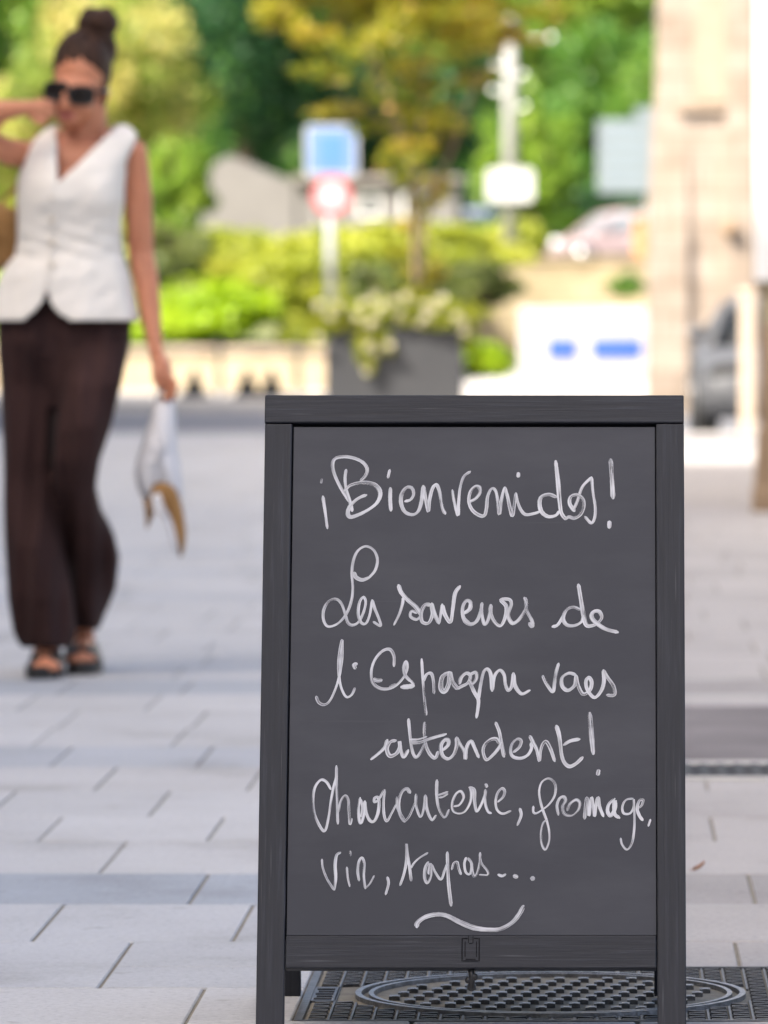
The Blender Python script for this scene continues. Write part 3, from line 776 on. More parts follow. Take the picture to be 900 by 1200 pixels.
def lettering():
    rng = random.Random(11)
    lay = 0.0
    for key, blocks in TXT.items():
        V, F, UVS = [], [], []
        for (ox, oy, sc, strokes) in blocks:
            for (w, pts) in strokes:
                q = np.array([board_xv(ox + x / sc, oy + y / sc) for x, y in catmull(pts, 7)])
                seg = np.r_[0, np.cumsum(np.hypot(*np.diff(q, axis=0).T))]
                L = seg[-1]; hw = w / sc / 857 / 2 * .95; short = L < 5 * hw
                nrm = np.gradient(q, axis=0); nrm /= (np.hypot(nrm[:, 0], nrm[:, 1])[:, None] + 1e-9)
                nrm = np.stack([-nrm[:, 1], nrm[:, 0]], 1)
                u0 = rng.uniform(0, 40); ph = rng.uniform(0, 6)
                n0 = len(V); m = len(q); K = 4
                lay += .00001
                # rounded ends: extra caps
                for i in range(m):
                    e = min(seg[i], L - seg[i])
                    ww = hw * (.86 + .30 * abs(nrm[i][0] * .80 + nrm[i][1] * .60)) * (1 - (.15 if short else .45) * max(0, 1 - e / (hw * 1.2)) ** 2) * (1 + .10 * math.sin(seg[i] * 90 + ph) + rng.uniform(-.05, .05))
                    for k in range(K + 1):
                        s = -1 + 2 * k / K
                        p = q[i] + nrm[i] * ww * s
                        V.append((p[0], .0045 - .00035 - lay - .0000015 * i, p[1])); UVS.append((u0 + seg[i], s * ww + u0))
                for i in range(m - 1):
                    for k in range(K):
                        a = n0 + i * (K + 1) + k
                        F.append((a, a + 1, a + K + 2, a + K + 1))
                # fan caps
                for end in (0, m - 1):
                    t = (q[0] - q[1]) if end == 0 else (q[-1] - q[-2]); t = t / (np.hypot(*t) + 1e-9)
                    base = n0 + end * (K + 1)
                    yl = V[base][1]; s0 = len(V)
                    wE = hw * .55
                    arc = [q[end] + nrm[end] * wE * math.cos(a) * (1) + t * wE * .8 * math.sin(a) for a in np.linspace(math.pi, 0, 7)]
                    for p in arc[1:-1]:
                        V.append((p[0], yl, p[1])); UVS.append((u0 + seg[end], u0))
                    F.append(tuple([base] + list(range(s0, s0 + 5)) + [base + K]))
        me = bpy.data.meshes.new('chalk_lettering'); me.from_pydata(V, [], F)
        uvl = me.uv_layers.new(name='uv')
        idx = np.zeros(len(me.loops), np.int32); me.loops.foreach_get('vertex_index', idx)
        uvl.data.foreach_set('uv', np.array(UVS, np.float32)[idx].ravel())
        me.materials.append(M['chalk'])
        o = bpy.data.objects.new('chalk_lettering', me); COL.objects.link(o); o.parent = front_panel
lettering()

# ------------------------------------------------------------------ foliage builder
def leaf_mesh(name, pts, size, mat, parent, seed=0, tint=None, flat=.0, aspect=.6, normals=None):
    rng = np.random.default_rng(seed)
    pts = np.asarray(pts, float); n = len(pts)
    d = rng.normal(size=(n, 3)); d[:, 2] *= (1 - flat); d /= np.linalg.norm(d, axis=1)[:, None]
    e = rng.normal(size=(n, 3))
    if flat: e[:, 2] *= (1 - flat)
    e -= d * (e * d).sum(1)[:, None]; e /= np.linalg.norm(e, axis=1)[:, None]
    s = size * rng.uniform(.6, 1.35, n)[:, None]
    a = pts - d * s * .5; c = pts + d * s * .5
    bnd = np.cross(d, e) * s * .12
    b1 = pts + e * s * aspect * .5 + bnd; b2 = pts - e * s * aspect * .5 + bnd
    V = np.stack([a, b1, c, b2], 1).reshape(-1, 3)
    V -= np.array(world_loc(parent).translation) if parent is not None else 0
    me = bpy.data.meshes.new(name)
    me.vertices.add(4 * n); me.vertices.foreach_set('co', V.ravel())
    me.loops.add(4 * n); me.loops.foreach_set('vertex_index', np.arange(4 * n, dtype=np.int32))
    me.polygons.add(n); me.polygons.foreach_set('loop_start', np.arange(0, 4 * n, 4, dtype=np.int32))
    me.update(calc_edges=True)
    if tint is None: tint = rng.uniform(0, 1, n)
    tint = np.where(rng.uniform(0, 1, n) < .05, 1.0, tint)          # scattered bright leaves, painted as sunlit bokeh glints
    at = me.attributes.new('tint', 'FLOAT', 'FACE'); at.data.foreach_set('value', np.asarray(tint, np.float32))
    me.materials.append(mat)
    o = bpy.data.objects.new(name, me); COL.objects.link(o)
    if parent is not None: o.parent = parent
    return o

def clumpy(c, r, n, k, rng, cl=.34, shell=.55, flat=1.0):
    """points in k clumps spread through an ellipsoid; also a tint per point that is shared within its clump"""
    c = np.array(c); r = np.array(r)
    d = rng.normal(size=(k, 3)); d /= np.linalg.norm(d, axis=1)[:, None]
    rad = rng.uniform(shell, 1.0, k)[:, None]
    cc = d * rad
    j = rng.integers(0, k, n)
    ct = rng.uniform(0, 1, k)
    off = rng.normal(size=(n, 3)); off /= np.linalg.norm(off, axis=1)[:, None]
    off *= (rng.uniform(0, 1, n) ** .45)[:, None] * cl * rng.uniform(.6, 1.3, k)[j][:, None]
    off[:, 2] *= flat
    p = c + (cc[j] + off) * r
    return p, np.clip(ct[j] * .6 + rng.uniform(0, .4, n), 0, 1)

G = {
 'dark': leaf_mat('dark_green_leaf', [(0, (.010, .052, .016)), (.6, (.020, .088, .022)), (.84, (.05, .16, .03)), (1, (.14, .32, .06))], .25),  # upper stops paint sunlit bokeh spots into the leaf colour
 'mid': leaf_mat('mid_green_leaf', [(0, (.05, .15, .02)), (.6, (.11, .25, .03)), (1, (.26, .38, .05))], .35),
 'bright': leaf_mat('bright_green_leaf', [(0, (.12, .24, .02)), (.6, (.22, .36, .035)), (1, (.34, .45, .05))], .4),
 'lime': leaf_mat('lime_leaf', [(0, (.18, .32, .006)), (.6, (.34, .50, .01)), (1, (.48, .60, .02))], .4),
 'yellow': leaf_mat('yellow_green_leaf', [(0, (.09, .19, .02)), (.4, (.28, .36, .05)), (.7, (.50, .46, .12)), (1, (.66, .56, .22))], .4),
 'hedge': leaf_mat('yellow_hedge_leaf', [(0, (.18, .24, .015)), (.6, (.36, .40, .03)), (1, (.50, .50, .06))], .35),
 'gold': leaf_mat('gold_maple_leaf', [(0, (.17, .23, .02)), (.45, (.40, .38, .03)), (.8, (.58, .46, .06)), (1, (.62, .36, .13))], .55),
 'olive': leaf_mat('dull_olive_leaf', [(0, (.05, .08, .02)), (.6, (.12, .16, .035)), (1, (.22, .24, .06))], .3),
 'flower_leaf': leaf_mat('planter_leaf', [(0, (.13, .17, .012)), (.6, (.30, .34, .02)), (1, (.44, .42, .05))], .35),
 'petal': leaf_mat('cream_petal', [(0, (.55, .50, .30)), (1, (.72, .68, .52))], .3, .6),
}

def px_ell(cxp, cyp, rxp, ryp, Y, depth=None):
    s = FPX / Y
    c = P(cxp, cyp, Y)
    return c, (rxp / s, depth if depth else rxp / s, ryp / s)

def tree(kind, cxp, cyp, rxp, ryp, Y, gz, n, size, mat, label, seed, k=46, group='trees beyond the garden', cl=.34):
    rng = np.random.default_rng(seed)
    c, r = px_ell(cxp, cyp, rxp, ryp, Y)
    t = empty(kind, label, 'tree', (c.x, Y, gz), group)
    p, tint = clumpy(c, r, n, k, rng, cl, .35)
    p2, t2 = clumpy(c, (r[0] * .7, r[1] * .7, r[2] * .75), n // 4, 14, rng, .6, .1)
    leaf_mesh('crown', np.r_[p, p2], size, mat, t, seed, np.r_[tint, t2])
    b = MB()
    zt = c.z + r[2] * .25
    pts = [Vector((c.x + .12 * math.sin(i * 1.3 + seed), Y, gz - .05 + (zt - gz) * i / 5)) for i in range(6)]
    tr = max(.10, r[0] * .085)
    b.tube(pts, [tr * (1.25 - .17 * i) for i in range(6)], 9)
    rr = random.Random(seed)
    for i in range(6):
        st = pts[2 + i % 3]
        a = rr.uniform(0, 6.28)
        en = Vector((c.x + math.cos(a) * r[0] * .65, Y + math.sin(a) * r[1] * .65, c.z + rr.uniform(-.35, .5) * r[2]))
        mid = st.lerp(en, .5) + Vector((0, 0, .15 * r[2]))
        b.tube([st, mid, en], [tr * .5, tr * .3, tr * .1], 6)
    b.build('trunk', M['bark'], t)
    return t

def shrub(kind, cxp, cyp, rxp, ryp, Y, n, size, mat, label, seed, depth=None, k=40, group='clipped shrubs on the garden bank', gz=None):
    rng = np.random.default_rng(seed)
    c, r = px_ell(cxp, cyp, rxp, ryp, Y, depth)
    t = empty(kind, label, 'shrub', (c.x, Y, (c.z - r[2]) if gz is None else gz), group)
    p, tint = clumpy(c, r, n, max(14, k // 2), rng, .27, .62)
    p2, t2 = clumpy(c, tuple(x * .8 for x in r), n // 3, 16, rng, .5, .2)
    p = np.r_[p, p2]; tint = np.r_[tint, t2]
    if gz is not None: p[:, 2] = np.maximum(p[:, 2], gz + .02)
    leaf_mesh('foliage', p, size, mat, t, seed, tint)
    b = MB()
    g0 = (c.z - r[2]) if gz is None else gz
    for i in range(5):
        a = i * 1.256 + seed
        b.tube([(c.x + .05 * math.cos(a), Y + .05 * math.sin(a), g0), (c.x + .3 * r[0] * math.cos(a), Y + .3 * r[1] * math.sin(a), c.z), (c.x + .6 * r[0] * math.cos(a), Y + .6 * r[1] * math.sin(a), c.z + .6 * r[2])], [.03, .022, .01], 6)
    b.build('stem', M['bark'], t)
    return t

tree('broadleaf_tree', 290, 20, 125, 185, 122, 1.63, 15000, .17, G['dark'], 'dark green leafy tree above the pale low house, left of the blue sign', 1)
tree('broadleaf_tree', 452, 155, 105, 95, 126, 1.63, 11000, .17, G['dark'], 'dark green tree standing behind the golden planter tree', 2)
tree('broadleaf_tree', 560, 150, 70, 95, 172, 1.74, 13000, .22, G['dark'], 'dark green tree left of the white lamp post', 3)
tree('broadleaf_tree', 694, 146, 92, 112, 170, 1.74, 17000, .22, G['mid'], 'sunlit mid-green tree between the lamp post and the stone building', 4)
tree('broadleaf_tree', 690, 10, 110, 78, 178, 1.75, 11000, .24, G['bright'], 'tall light green tree whose top rises over the sunlit mid-green one', 5)
tree('broadleaf_tree', 10, 5, 85, 100, 118, 1.63, 9000, .16, G['mid'], 'green tree in the top left corner beyond the woman', 6)
tree('broadleaf_tree', 135, 95, 110, 120, 108, 1.62, 10000, .15, G['yellow'], 'yellow-green sunlit tree right behind the head of the woman', 7)
tree('broadleaf_tree', 20, 175, 80, 105, 104, 1.62, 8000, .15, G['yellow'], 'yellow-green bushy tree behind the raised arm of the woman', 8)
tree('broadleaf_tree', 200, 20, 85, 90, 134, 1.64, 8000, .18, G['bright'], 'pale green tree between the yellow-green tree and the dark green one', 9)
tree('broadleaf_tree', 400, -30, 130, 110, 142, 1.64, 9000, .2, G['bright'], 'tall bright green tree farthest back over the blue sign', 10)
tree('broadleaf_tree', 560, 30, 105, 110, 176, 1.75, 10000, .23, G['bright'], 'tall light green tree behind the top of the lamp post', 11)
tree('broadleaf_tree', 620, 190, 60, 75, 132, 1.64, 6000, .17, G['bright'], 'light green low tree behind the white plate of the lamp post', 12)
# the woods behind everything: one mass
def woods():
    rng = np.random.default_rng(77)
    pts, tints = [], []
    for i in range(34):
        x = -26 + i * 1.25 + rng.uniform(-.5, .5); y = rng.uniform(168, 190)
        h = rng.uniform(6.2, 8.0)
        if 590 < VX + x * FPX / y < 780: h = rng.uniform(5.0, 6.0)
        p, t = clumpy((x, y, 1.7 + h * .5), (1.7, 1.7, h * .52), 2600, 22, rng, .36, .3)
        pts.append(p); tints.append(t)
    o = leaf_mesh('woods', np.concatenate(pts), .26, G['mid'], None, 5, np.concatenate(tints))
    tag(o, 'distant green woods closing the view behind all the trees', 'woods', kind='stuff')
woods()

S = shrub
S('clipped_shrub', 205, 215, 46, 55, 92, 7000, .11, G['bright'], 'round green shrub with a yellow top beside the arm of the woman', 21)
S('clipped_shrub', 300, 300, 150, 38, 88, 10000, .11, G['hedge'], 'long yellow-green clipped hedge below the pale low house', 22, 2.0, 60)
S('clipped_shrub', 475, 294, 125, 34, 86, 9000, .11, G['hedge'], 'yellow-green clipped hedge behind the trunk of the planter tree', 23, 1.6, 60)
S('clipped_shrub', 470, 338, 90, 38, 82, 7000, .10, G['olive'], 'darker green shrub just above the planter flowers', 24, 1.2)
S('clipped_shrub', 565, 335, 44, 30, 84, 4500, .10, G['olive'], 'small dark green shrub at the left end of the beige retaining wall', 25, .8)
S('clipped_shrub', 330, 345, 75, 48, 79, 7000, .10, G['hedge'], 'yellow-green shrub left of the blue sign post', 26, 1.1)
S('clipped_shrub', 228, 372, 108, 42, 74, 9000, .09, G['lime'], 'bright lime mound spilling over the low stone wall', 27, 1.3)
S('clipped_shrub', 60, 365, 90, 48, 76, 6500, .10, G['lime'], 'lime green mound hidden partly by the trousers of the woman', 28, 1.3)
S('clipped_shrub', 195, 300, 60, 38, 84, 5000, .10, G['olive'], 'mid-green shrub behind the lime mound, beside the bare arm', 29, 1.0)
S('clipped_shrub', 60, 285, 100, 50, 90, 6500, .11, G['hedge'], 'yellow-green shrub behind the white vest of the woman', 30, 1.4)
S('clipped_shrub', 375, 395, 55, 30, 74, 4500, .09, G['hedge'], 'low olive shrub beside the left side of the planter', 31, .8)
S('clipped_shrub', 568, 420, 32, 22, 78, 3500, .08, G['lime'], 'low lime shrub between the planter and the white barrier', 32, .5, gz=.005)
S('clipped_shrub', 604, 284, 48, 26, 99, 6000, .11, G['hedge'], 'yellow-green shrub on top of the beige retaining wall at the lamp post', 33, 1.2)
S('clipped_shrub', 735, 335, 24, 14, 88, 1800, .08, G['mid'], 'small green plant in front of the beige retaining wall', 34, .4)
S('clipped_shrub', 555, 276, 50, 14, 100, 3000, .11, G['mid'], 'green shrub in front of the blue-grey parked car', 35, 1.0)
S('clipped_shrub', 715, 236, 72, 22, 165, 4500, .11, G['dark'], 'dark green shrub under the pale road sign panel', 36, 1.0)

# ------------------------------------------------------------------ walls and buildings
b = MB()
x = (-60 - 700) * 69 / FPX
b.box((-14, 68, -.15), (-1.6, 68.4, .40), 0, bev=.015)
b.box((-14, 67.96, .402), (-1.58, 68.44, .47), 1, bev=.015)
o = b.build('low_wall', [M['wall_stone'], M['cream_stone']]); tag(o, 'low cream stone wall in front of the lime shrubs', 'wall')
b = MB()
b.box((P(548, 0, 90).x, 90, -.15), (6, 90.4, 1.50), 0, bev=.02)
b.box((P(546, 0, 90).x, 89.95, 1.502), (6, 90.45, 1.57), 0, bev=.02)
o = b.build('retaining_wall', M['retaining']); tag(o, 'beige stone retaining wall behind the white barrier', 'wall')

def facade_windows(root, wall, y_face, specs, mat_frame, mat_glass, axis='y'):
    for (a0, a1, z0, z1) in specs:
        b = MB()
        if axis == 'y':
            b.box((a0, y_face - .03, z0), (a1, y_face + .01, z0 + .06)); b.box((a0, y_face - .03, z1 - .06), (a1, y_face + .01, z1))
            b.box((a0, y_face - .03, z0 + .061), (a0 + .06, y_face + .01, z1 - .061)); b.box((a1 - .06, y_face - .03, z0 + .061), (a1, y_face + .01, z1 - .061))
            w = b.build('window', mat_frame, root)
            b = MB(); b.box((a0 + .061, y_face - .012, z0 + .061), (a1 - .061, y_face - .004, z1 - .061)); b.build('pane', mat_glass, w)
        else:
            b.box((y_face - .01, a0, z0), (y_face + .03, a1, z0 + .06)); b.box((y_face - .01, a0, z1 - .06), (y_face + .03, a1, z1))
            b.box((y_face - .01, a0, z0 + .061), (y_face + .03, a0 + .06, z1 - .061)); b.box((y_face - .01, a1 - .06, z0 + .061), (y_face + .03, a1, z1 - .061))
            w = b.build('window', mat_frame, root)
            b = MB(); b.box((y_face + .004, a0 + .061, z0 + .061), (y_face + .012, a1 - .061, z1 - .061)); b.build('pane', mat_glass, w)

# pale low house behind the hedges
hs = empty('low_house', 'pale pinkish-grey low house half hidden behind the hedges', 'house', (-5.2, 116, 1.65))
Yh = 114.0
b = MB()
gl = [P(x, y, Yh) for x, y in ((236, 300), (346, 300), (346, 214), (300, 196), (268, 182), (236, 200))]
b.prism(gl, (0, 8, 0))
b.box((P(346, 0, Yh).x + .002, Yh + .05, P(0, 300, Yh).z), (P(535, 0, Yh).x, Yh + 7, P(0, 214, Yh).z))
b.build('wall', M['pale_wall'], hs)
b = MB()
b.box((P(343, 0, Yh).x, Yh - .15, P(0, 213, Yh).z + .003), (P(540, 0, Yh).x, Yh + 7.2, P(0, 206, Yh).z))
b.build('roof', M['roof_tile'], hs)
facade_windows(hs, None, Yh + .05, [(P(470, 0, Yh).x, P(500, 0, Yh).x, P(0, 255, Yh).z, P(0, 226, Yh).z), (P(420, 0, Yh).x, P(446, 0, Yh).x, P(0, 255, Yh).z, P(0, 226, Yh).z)], M['white_paint'], M['glass_dark'])

# sunlit limestone building on the right
YB = 60.0
sb = empty('stone_building', 'sunlit cream limestone building with a narrow niche, beyond the dark car', 'building', (3, 62, 0))
b = MB()
def bx(px): return (px - VX) * YB / FPX
b.box((bx(800), YB + .20, -.15), (9, YB + 12, 9.5))
b.build('wall', M['cream_stone'], sb)
# battered buttress at its corner, with set-offs
b = MB()
lv = [(-.15, 757), (.35, 757), (.355, 759), (1.62, 757.5), (1.625, 760), (2.55, 764), (2.9, 768), (4.6, 772), (5.2, 790)]
rings = []
for (z, px) in lv:
    xl = bx(px); yo = YB + .11 + (px - 757) * .012
    rings.append([Vector((xl, yo, z)), Vector((bx(806), yo, z)), Vector((bx(806), YB + .195, z)), Vector((xl, YB + .195, z))])
b.loft(rings, 0); 
o = b.build('buttress', M['cream_stone'], sb, smooth=False)
b = MB(); b.box((bx(852), YB + .12, -.15), (bx(884), YB + .195, 5.2), bev=.01); b.build('pilaster', M['cream_stone'], sb)
b = MB(); b.box((bx(793), YB + .125, 2.735), (bx(851.5), YB + .195, 2.79), bev=.008); b.build('ledge', M['niche'], sb)
b = MB(); b.box((bx(814), YB + .175, 2.82), (bx(851.5), YB + .195, 5.6), bev=.006); b.build('niche', M['niche'], sb)
b = MB(); b.tube([(bx(856), YB + .11, 1.63), (bx(856), YB + .02, 1.63)], [.08, .07], 12); b.build('wall_boss', M['plinth'], sb)

# near house corner at the right edge
nh = empty('corner_house', 'white rendered house corner on a brown sandstone plinth at the right edge of the street', 'house', (3.2, 33, 0))
Yc = 29.4
def rotc(pts, z):   # footprint turned away from the street so only its corner shows
    return [Vector((x, y, z)) for x, y in pts]
def foot(e):
    x0 = P(886, 0, Yc).x - e
    return [(x0, Yc - e), (9, Yc - e), (11, Yc + 9), (x0 + 3.6, Yc + 9)]
b = MB()
pr = [(-.15, .022), (.10, .020), (.12, .010), (.36, -.005), (.40, -.018), (.86, -.020)]
b.loft([rotc(foot(e), z) for z, e in pr], 0); b.build('plinth', M['plinth'], nh, smooth=False)
b = MB(); b.loft([rotc(foot(-.022), .862), rotc(foot(-.022), 1.06)], 0); b.build('stone_course', M['retaining'], nh, smooth=False)
b = MB(); b.loft([rotc(foot(.008), 1.062), rotc(foot(.008), 7.5)], 0); b.build('wall', M['render_white'], nh, smooth=False)
facade_windows(nh, None, Yc - .01, [(2.2, 3.2, 1.3, 2.8), (4.6, 5.6, 1.3, 2.8), (2.2, 3.2, 4.2, 5.6)], M['white_paint'], M['glass_dark'])

# beige stone post in front of the car
bp_ = empty('stone_post', 'slim beige stone post standing before the dark parked car', 'post', (P(876, 0, 48.4).x, 46.8, .0))
b = MB()
xp = P(876, 0, 46.42).x
b.box((xp - .052, 46.36, .004), (xp + .052, 46.48, 1.0), bev=.012); b.build('shaft', M['beige_post'], bp_)
b = MB(); b.box((xp - .062, 46.35, 1.002), (xp + .062, 46.49, 1.05), bev=.014); b.build('cap', M['beige_post'], bp_)

# tall buildings on the left side of the street, beside and behind the camera: they shade the pavement
def side_block(label, x1, y0, y1, h, mat, wins):
    r = empty('townhouse', label, 'building', (x1 - 4, (y0 + y1) / 2, 0), 'townhouses along the left side of the street')
    b = MB(); b.box((x1 - 8, y0, -.15), (x1, y1, h)); b.build('wall', mat, r)
    b = MB(); b.box((x1 - 8.2, y0, h + .002), (x1 + .05, y1, h + .12)); b.build('roof', M['roof_tile'], r)
    facade_windows(r, None, x1, wins, M['white_paint'], M['glass_dark'], 'x')
def wins(y0, y1, h):
    out = []; y = y0 + 1.5
    while y < y1 - 2.5:
        z = 1.0
        while z < h - 2: out.append((y, y + 1.1, z, z + 1.6)); z += 3.1
        y += 3.6
    return out
M['facade_a'] = noise_mat('pale_grey_render', (.50, .48, .45), (.58, .56, .52), 2, .9, .1)
M['facade_b'] = noise_mat('cream_render', (.52, .47, .38), (.60, .55, .45), 2, .9, .1)
side_block('tall pale grey townhouse beside the near pavement, its shade covering the chalkboard', -9, -14, 28.5, 14.2, M['facade_a'], wins(-14, 28.5, 14.2))
side_block('lower cream townhouse next along the street towards the garden', -9, 28.52, 60, 9.6, M['facade_b'], wins(28.5, 60, 9.6))

ch = empty('townhouse', 'unseen pale townhouse added behind the camera to darken the reflection in the chalkboard', 'building', (0, -30, 0), 'townhouses along the left side of the street')  # unseen block, added so the board reflects less sky low down
b = MB(); b.box((-8.9, -34, -.15), (16, -24, 13.0)); b.build('wall', M['facade_a'], ch)
b = MB(); b.box((-8.8, -34.2, 13.002), (16.2, -23.9, 13.12)); b.build('roof', M['roof_tile'], ch)
# ------------------------------------------------------------------ white barrier with blue plates
br_ = empty('barrier_panel', 'low white panel barrier with two blue plates in front of the retaining wall', 'barrier', (P(685, 0, 77).x, 77, 0))
x0, x1 = P(609, 0, 77).x, P(764, 0, 77).x
b = MB(); b.box((x0, 77, .03), (x1, 77.16, P(0, 361, 77).z), bev=.03); b.build('panel', M['barrier_white'], br_)
for (a, c) in ((642, 675), (694, 751)):
    b = MB(); b.box((P(a, 0, 77).x, 76.975, P(0, 420, 77).z), (P(c, 0, 77).x, 76.997, P(0, 397, 77).z), bev=.004); b.build('blue_plate', M['plate_blue'], br_)
for xx in (x0 + .2, x1 - .3):
    b = MB(); b.box((xx, 76.9, .004), (xx + .12, 77.3, .0295)); b.build('foot', M['concrete'], br_)

# ------------------------------------------------------------------ signs and posts
YS = 63.4
sg = empty('road_sign', 'blue square road sign with white rim above a red-ringed round sign, on a grey post', 'road sign', (P(387, 0, YS).x, YS, 0))
c = P(387, 0, YS)
b = MB(); b.tube([(c.x, YS, 0), (c.x, YS, P(0, 148, YS).z)], .045, 14); b.build('post', M['pole_grey'], sg)
def rrect(x0, x1, z0, z1, r, y, n=6):
    pts = []
    for (cx_, cz_, a0) in ((x1 - r, z1 - r, 0), (x0 + r, z1 - r, 90), (x0 + r, z0 + r, 180), (x1 - r, z0 + r, 270)):
        for k in range(n + 1):
            a = R(a0 + 90 * k / n); pts.append((cx_ + r * math.cos(a), y, cz_ + r * math.sin(a)))
    return pts
x0, x1, z0, z1 = P(358, 0, YS).x, P(419, 0, YS).x, P(0, 206, YS).z, P(0, 147, YS).z
b = MB()
b.prism(rrect(x0, x1, z0, z1, .045, YS - .052), (0, .004, 0), 1)
b.prism(rrect(x0 + .028, x1 - .028, z0 + .028, z1 - .028, .03, YS - .056), (0, .0035, 0), 0)
xm, zm = (x0 + x1) / 2, (z0 + z1) / 2
b.prism(rrect(xm - .125, xm + .125, zm - .16, zm + .16, .02, YS - .060), (0, .0035, 0), 2)
b.build('square_plate', [M['sign_pale_blue'], M['sign_white'], M['sign_blue']], sg)
b = MB()
cz = P(0, 229, YS).z; rr_ = 23.5 * YS / FPX
def disc(r0, y, mat, n=40):
    b.prism([(c.x + .015 + r0 * math.cos(2 * math.pi * k / n), y, cz + r0 * math.sin(2 * math.pi * k / n)) for k in range(n)], (0, .0035, 0), mat)
disc(rr_, YS - .052, 0); disc(rr_ * .68, YS - .056, 1)
b.build('round_plate', [M['sign_red'], M['sign_white']], sg)

YL = 95.0
lp = empty('lamp_post', 'tall pale lamp post with a white rectangular plate and small pale balls imitating bright bokeh spots', 'lamp post', (P(598, 0, YL).x, YL, 1.48))
c = P(598, 0, YL)
b = MB(); b.tube([(c.x, YL, 1.42), (c.x, YL, P(0, 120, YL).z), (c.x, YL, P(0, 20, YL).z)], [.11, .10, .08], 16); b.build('post', M['pole_white'], lp)
b = MB(); b.prism(rrect(P(571, 0, YL).x, P(625, 0, YL).x, P(0, 236, YL).z, P(0, 198, YL).z, .07, YL - .18), (0, .03, 0)); b.build('plate', M['sign_white'], lp)
for (px, py) in ((578, 76), (578, 106), (613, 88), (615, 125), (600, 22), (646, 44)):  # pale balls stand in for bright bokeh highlights round the post
    q = P(px, py, YL)
    b = MB(); b.ball((q.x, YL - .08, q.z), (.045, .045, .045), nu=14, nv=10)
    b.tube([(c.x, YL, q.z - .04), (q.x, YL - .05, q.z - .02)], .02, 6)
    b.build('bokeh_spot', M['lamp_glass'], lp)

YD = 100.0
ds = empty('direction_sign', 'large pale blue-grey direction panel with faint rows, beside the stone building', 'road sign', (P(740, 0, YD).x, YD, 1.6))
b = MB(); b.prism(rrect(P(700, 0, YD).x, P(778, 0, YD).x, P(0, 226, YD).z, P(0, 140, YD).z, .04, YD), (0, .03, 0), 0)
for k, wd in enumerate((46, 40, 50, 44, 38)):
    z = P(0, 212 - k * 16, YD).z
    b.box((P(709, 0, YD).x, YD - .006, z - .035), (P(709 + wd, 0, YD).x, YD - .002, z + .035), 1)
b.build('panel', [M['sign_back'], M['sign_line']], ds)
b = MB(); b.box((P(744, 0, YD).x, YD + .002, P(0, 139, YD).z), (P(770, 0, YD).x, YD + .03, P(0, 126, YD).z)); b.build('top_tab', M['sign_back'], ds)
for px in (759,):
    b = MB(); b.tube([(P(px, 0, YD).x, YD + .08, 1.58), (P(px, 0, YD).x, YD + .08, P(0, 142, YD).z)], .03, 10); b.build('post', M['pole_grey'], ds)

# small bollards and rail posts before the low wall
for i, (px, lab) in enumerate(((228, 'small dark cone bollard nearest the hand of the woman'), (290, 'small dark cone bollard between two thin green posts'), (318, 'small dark cone bollard beside the top left corner of the chalkboard'))):
    Y = 63.5; c = P(px, 0, Y)
    r = empty('cone_bollard', lab, 'bollard', (c.x, Y, 0), 'dark cone bollards before the low wall')
    b = MB(); b.tube([(c.x, Y, 0), (c.x, Y, .03), (c.x, Y, .05)], [.15, .15, .13], 16); b.build('base', M['bollard'], r)
    b = MB(); b.tube([(c.x, Y, .051), (c.x, Y, .12), (c.x, Y, .24)], [.12, .085, .035], 16); b.ball((c.x, Y, .245), .04); b.build('cone', M['bollard'], r)
for px, lab in ((257, 'thin green post with a flat dark cap, nearer the hand of the woman'), (349, 'thin green post with a flat dark cap, right beside the grey planter')):
    Y = 65.5; c = P(px, 0, Y)
    r = empty('rail_post', lab, 'post', (c.x, Y, 0), 'thin green posts before the low wall')
    b = MB(); b.tube([(c.x, Y, 0), (c.x, Y, .53)], .032, 12); b.build('shaft', M['post_green'], r)
    b = MB(); b.tube([(c.x, Y, .531), (c.x, Y, .55), (c.x, Y, .60)], [.06, .06, .035], 12); b.build('cap', M['bollard'], r)

ob = P(746, 0, 104)
op = empty('terracotta_pillar', 'orange-brown masonry pillar beside the stone building, at the tail of the silver car', 'pillar', (ob.x, 104, 1.6))
b = MB(); b.box((P(743, 0, 104).x, 104, 1.58), (P(757, 0, 104).x, 104.2, P(0, 258, 104).z), bev=.02); b.build('shaft', M['orange'], op)
b = MB(); b.box((P(741, 0, 104).x, 103.96, P(0, 258, 104).z + .002), (P(759, 0, 104).x, 104.24, P(0, 254, 104).z), bev=.02); b.build('cap', M['orange'], op)

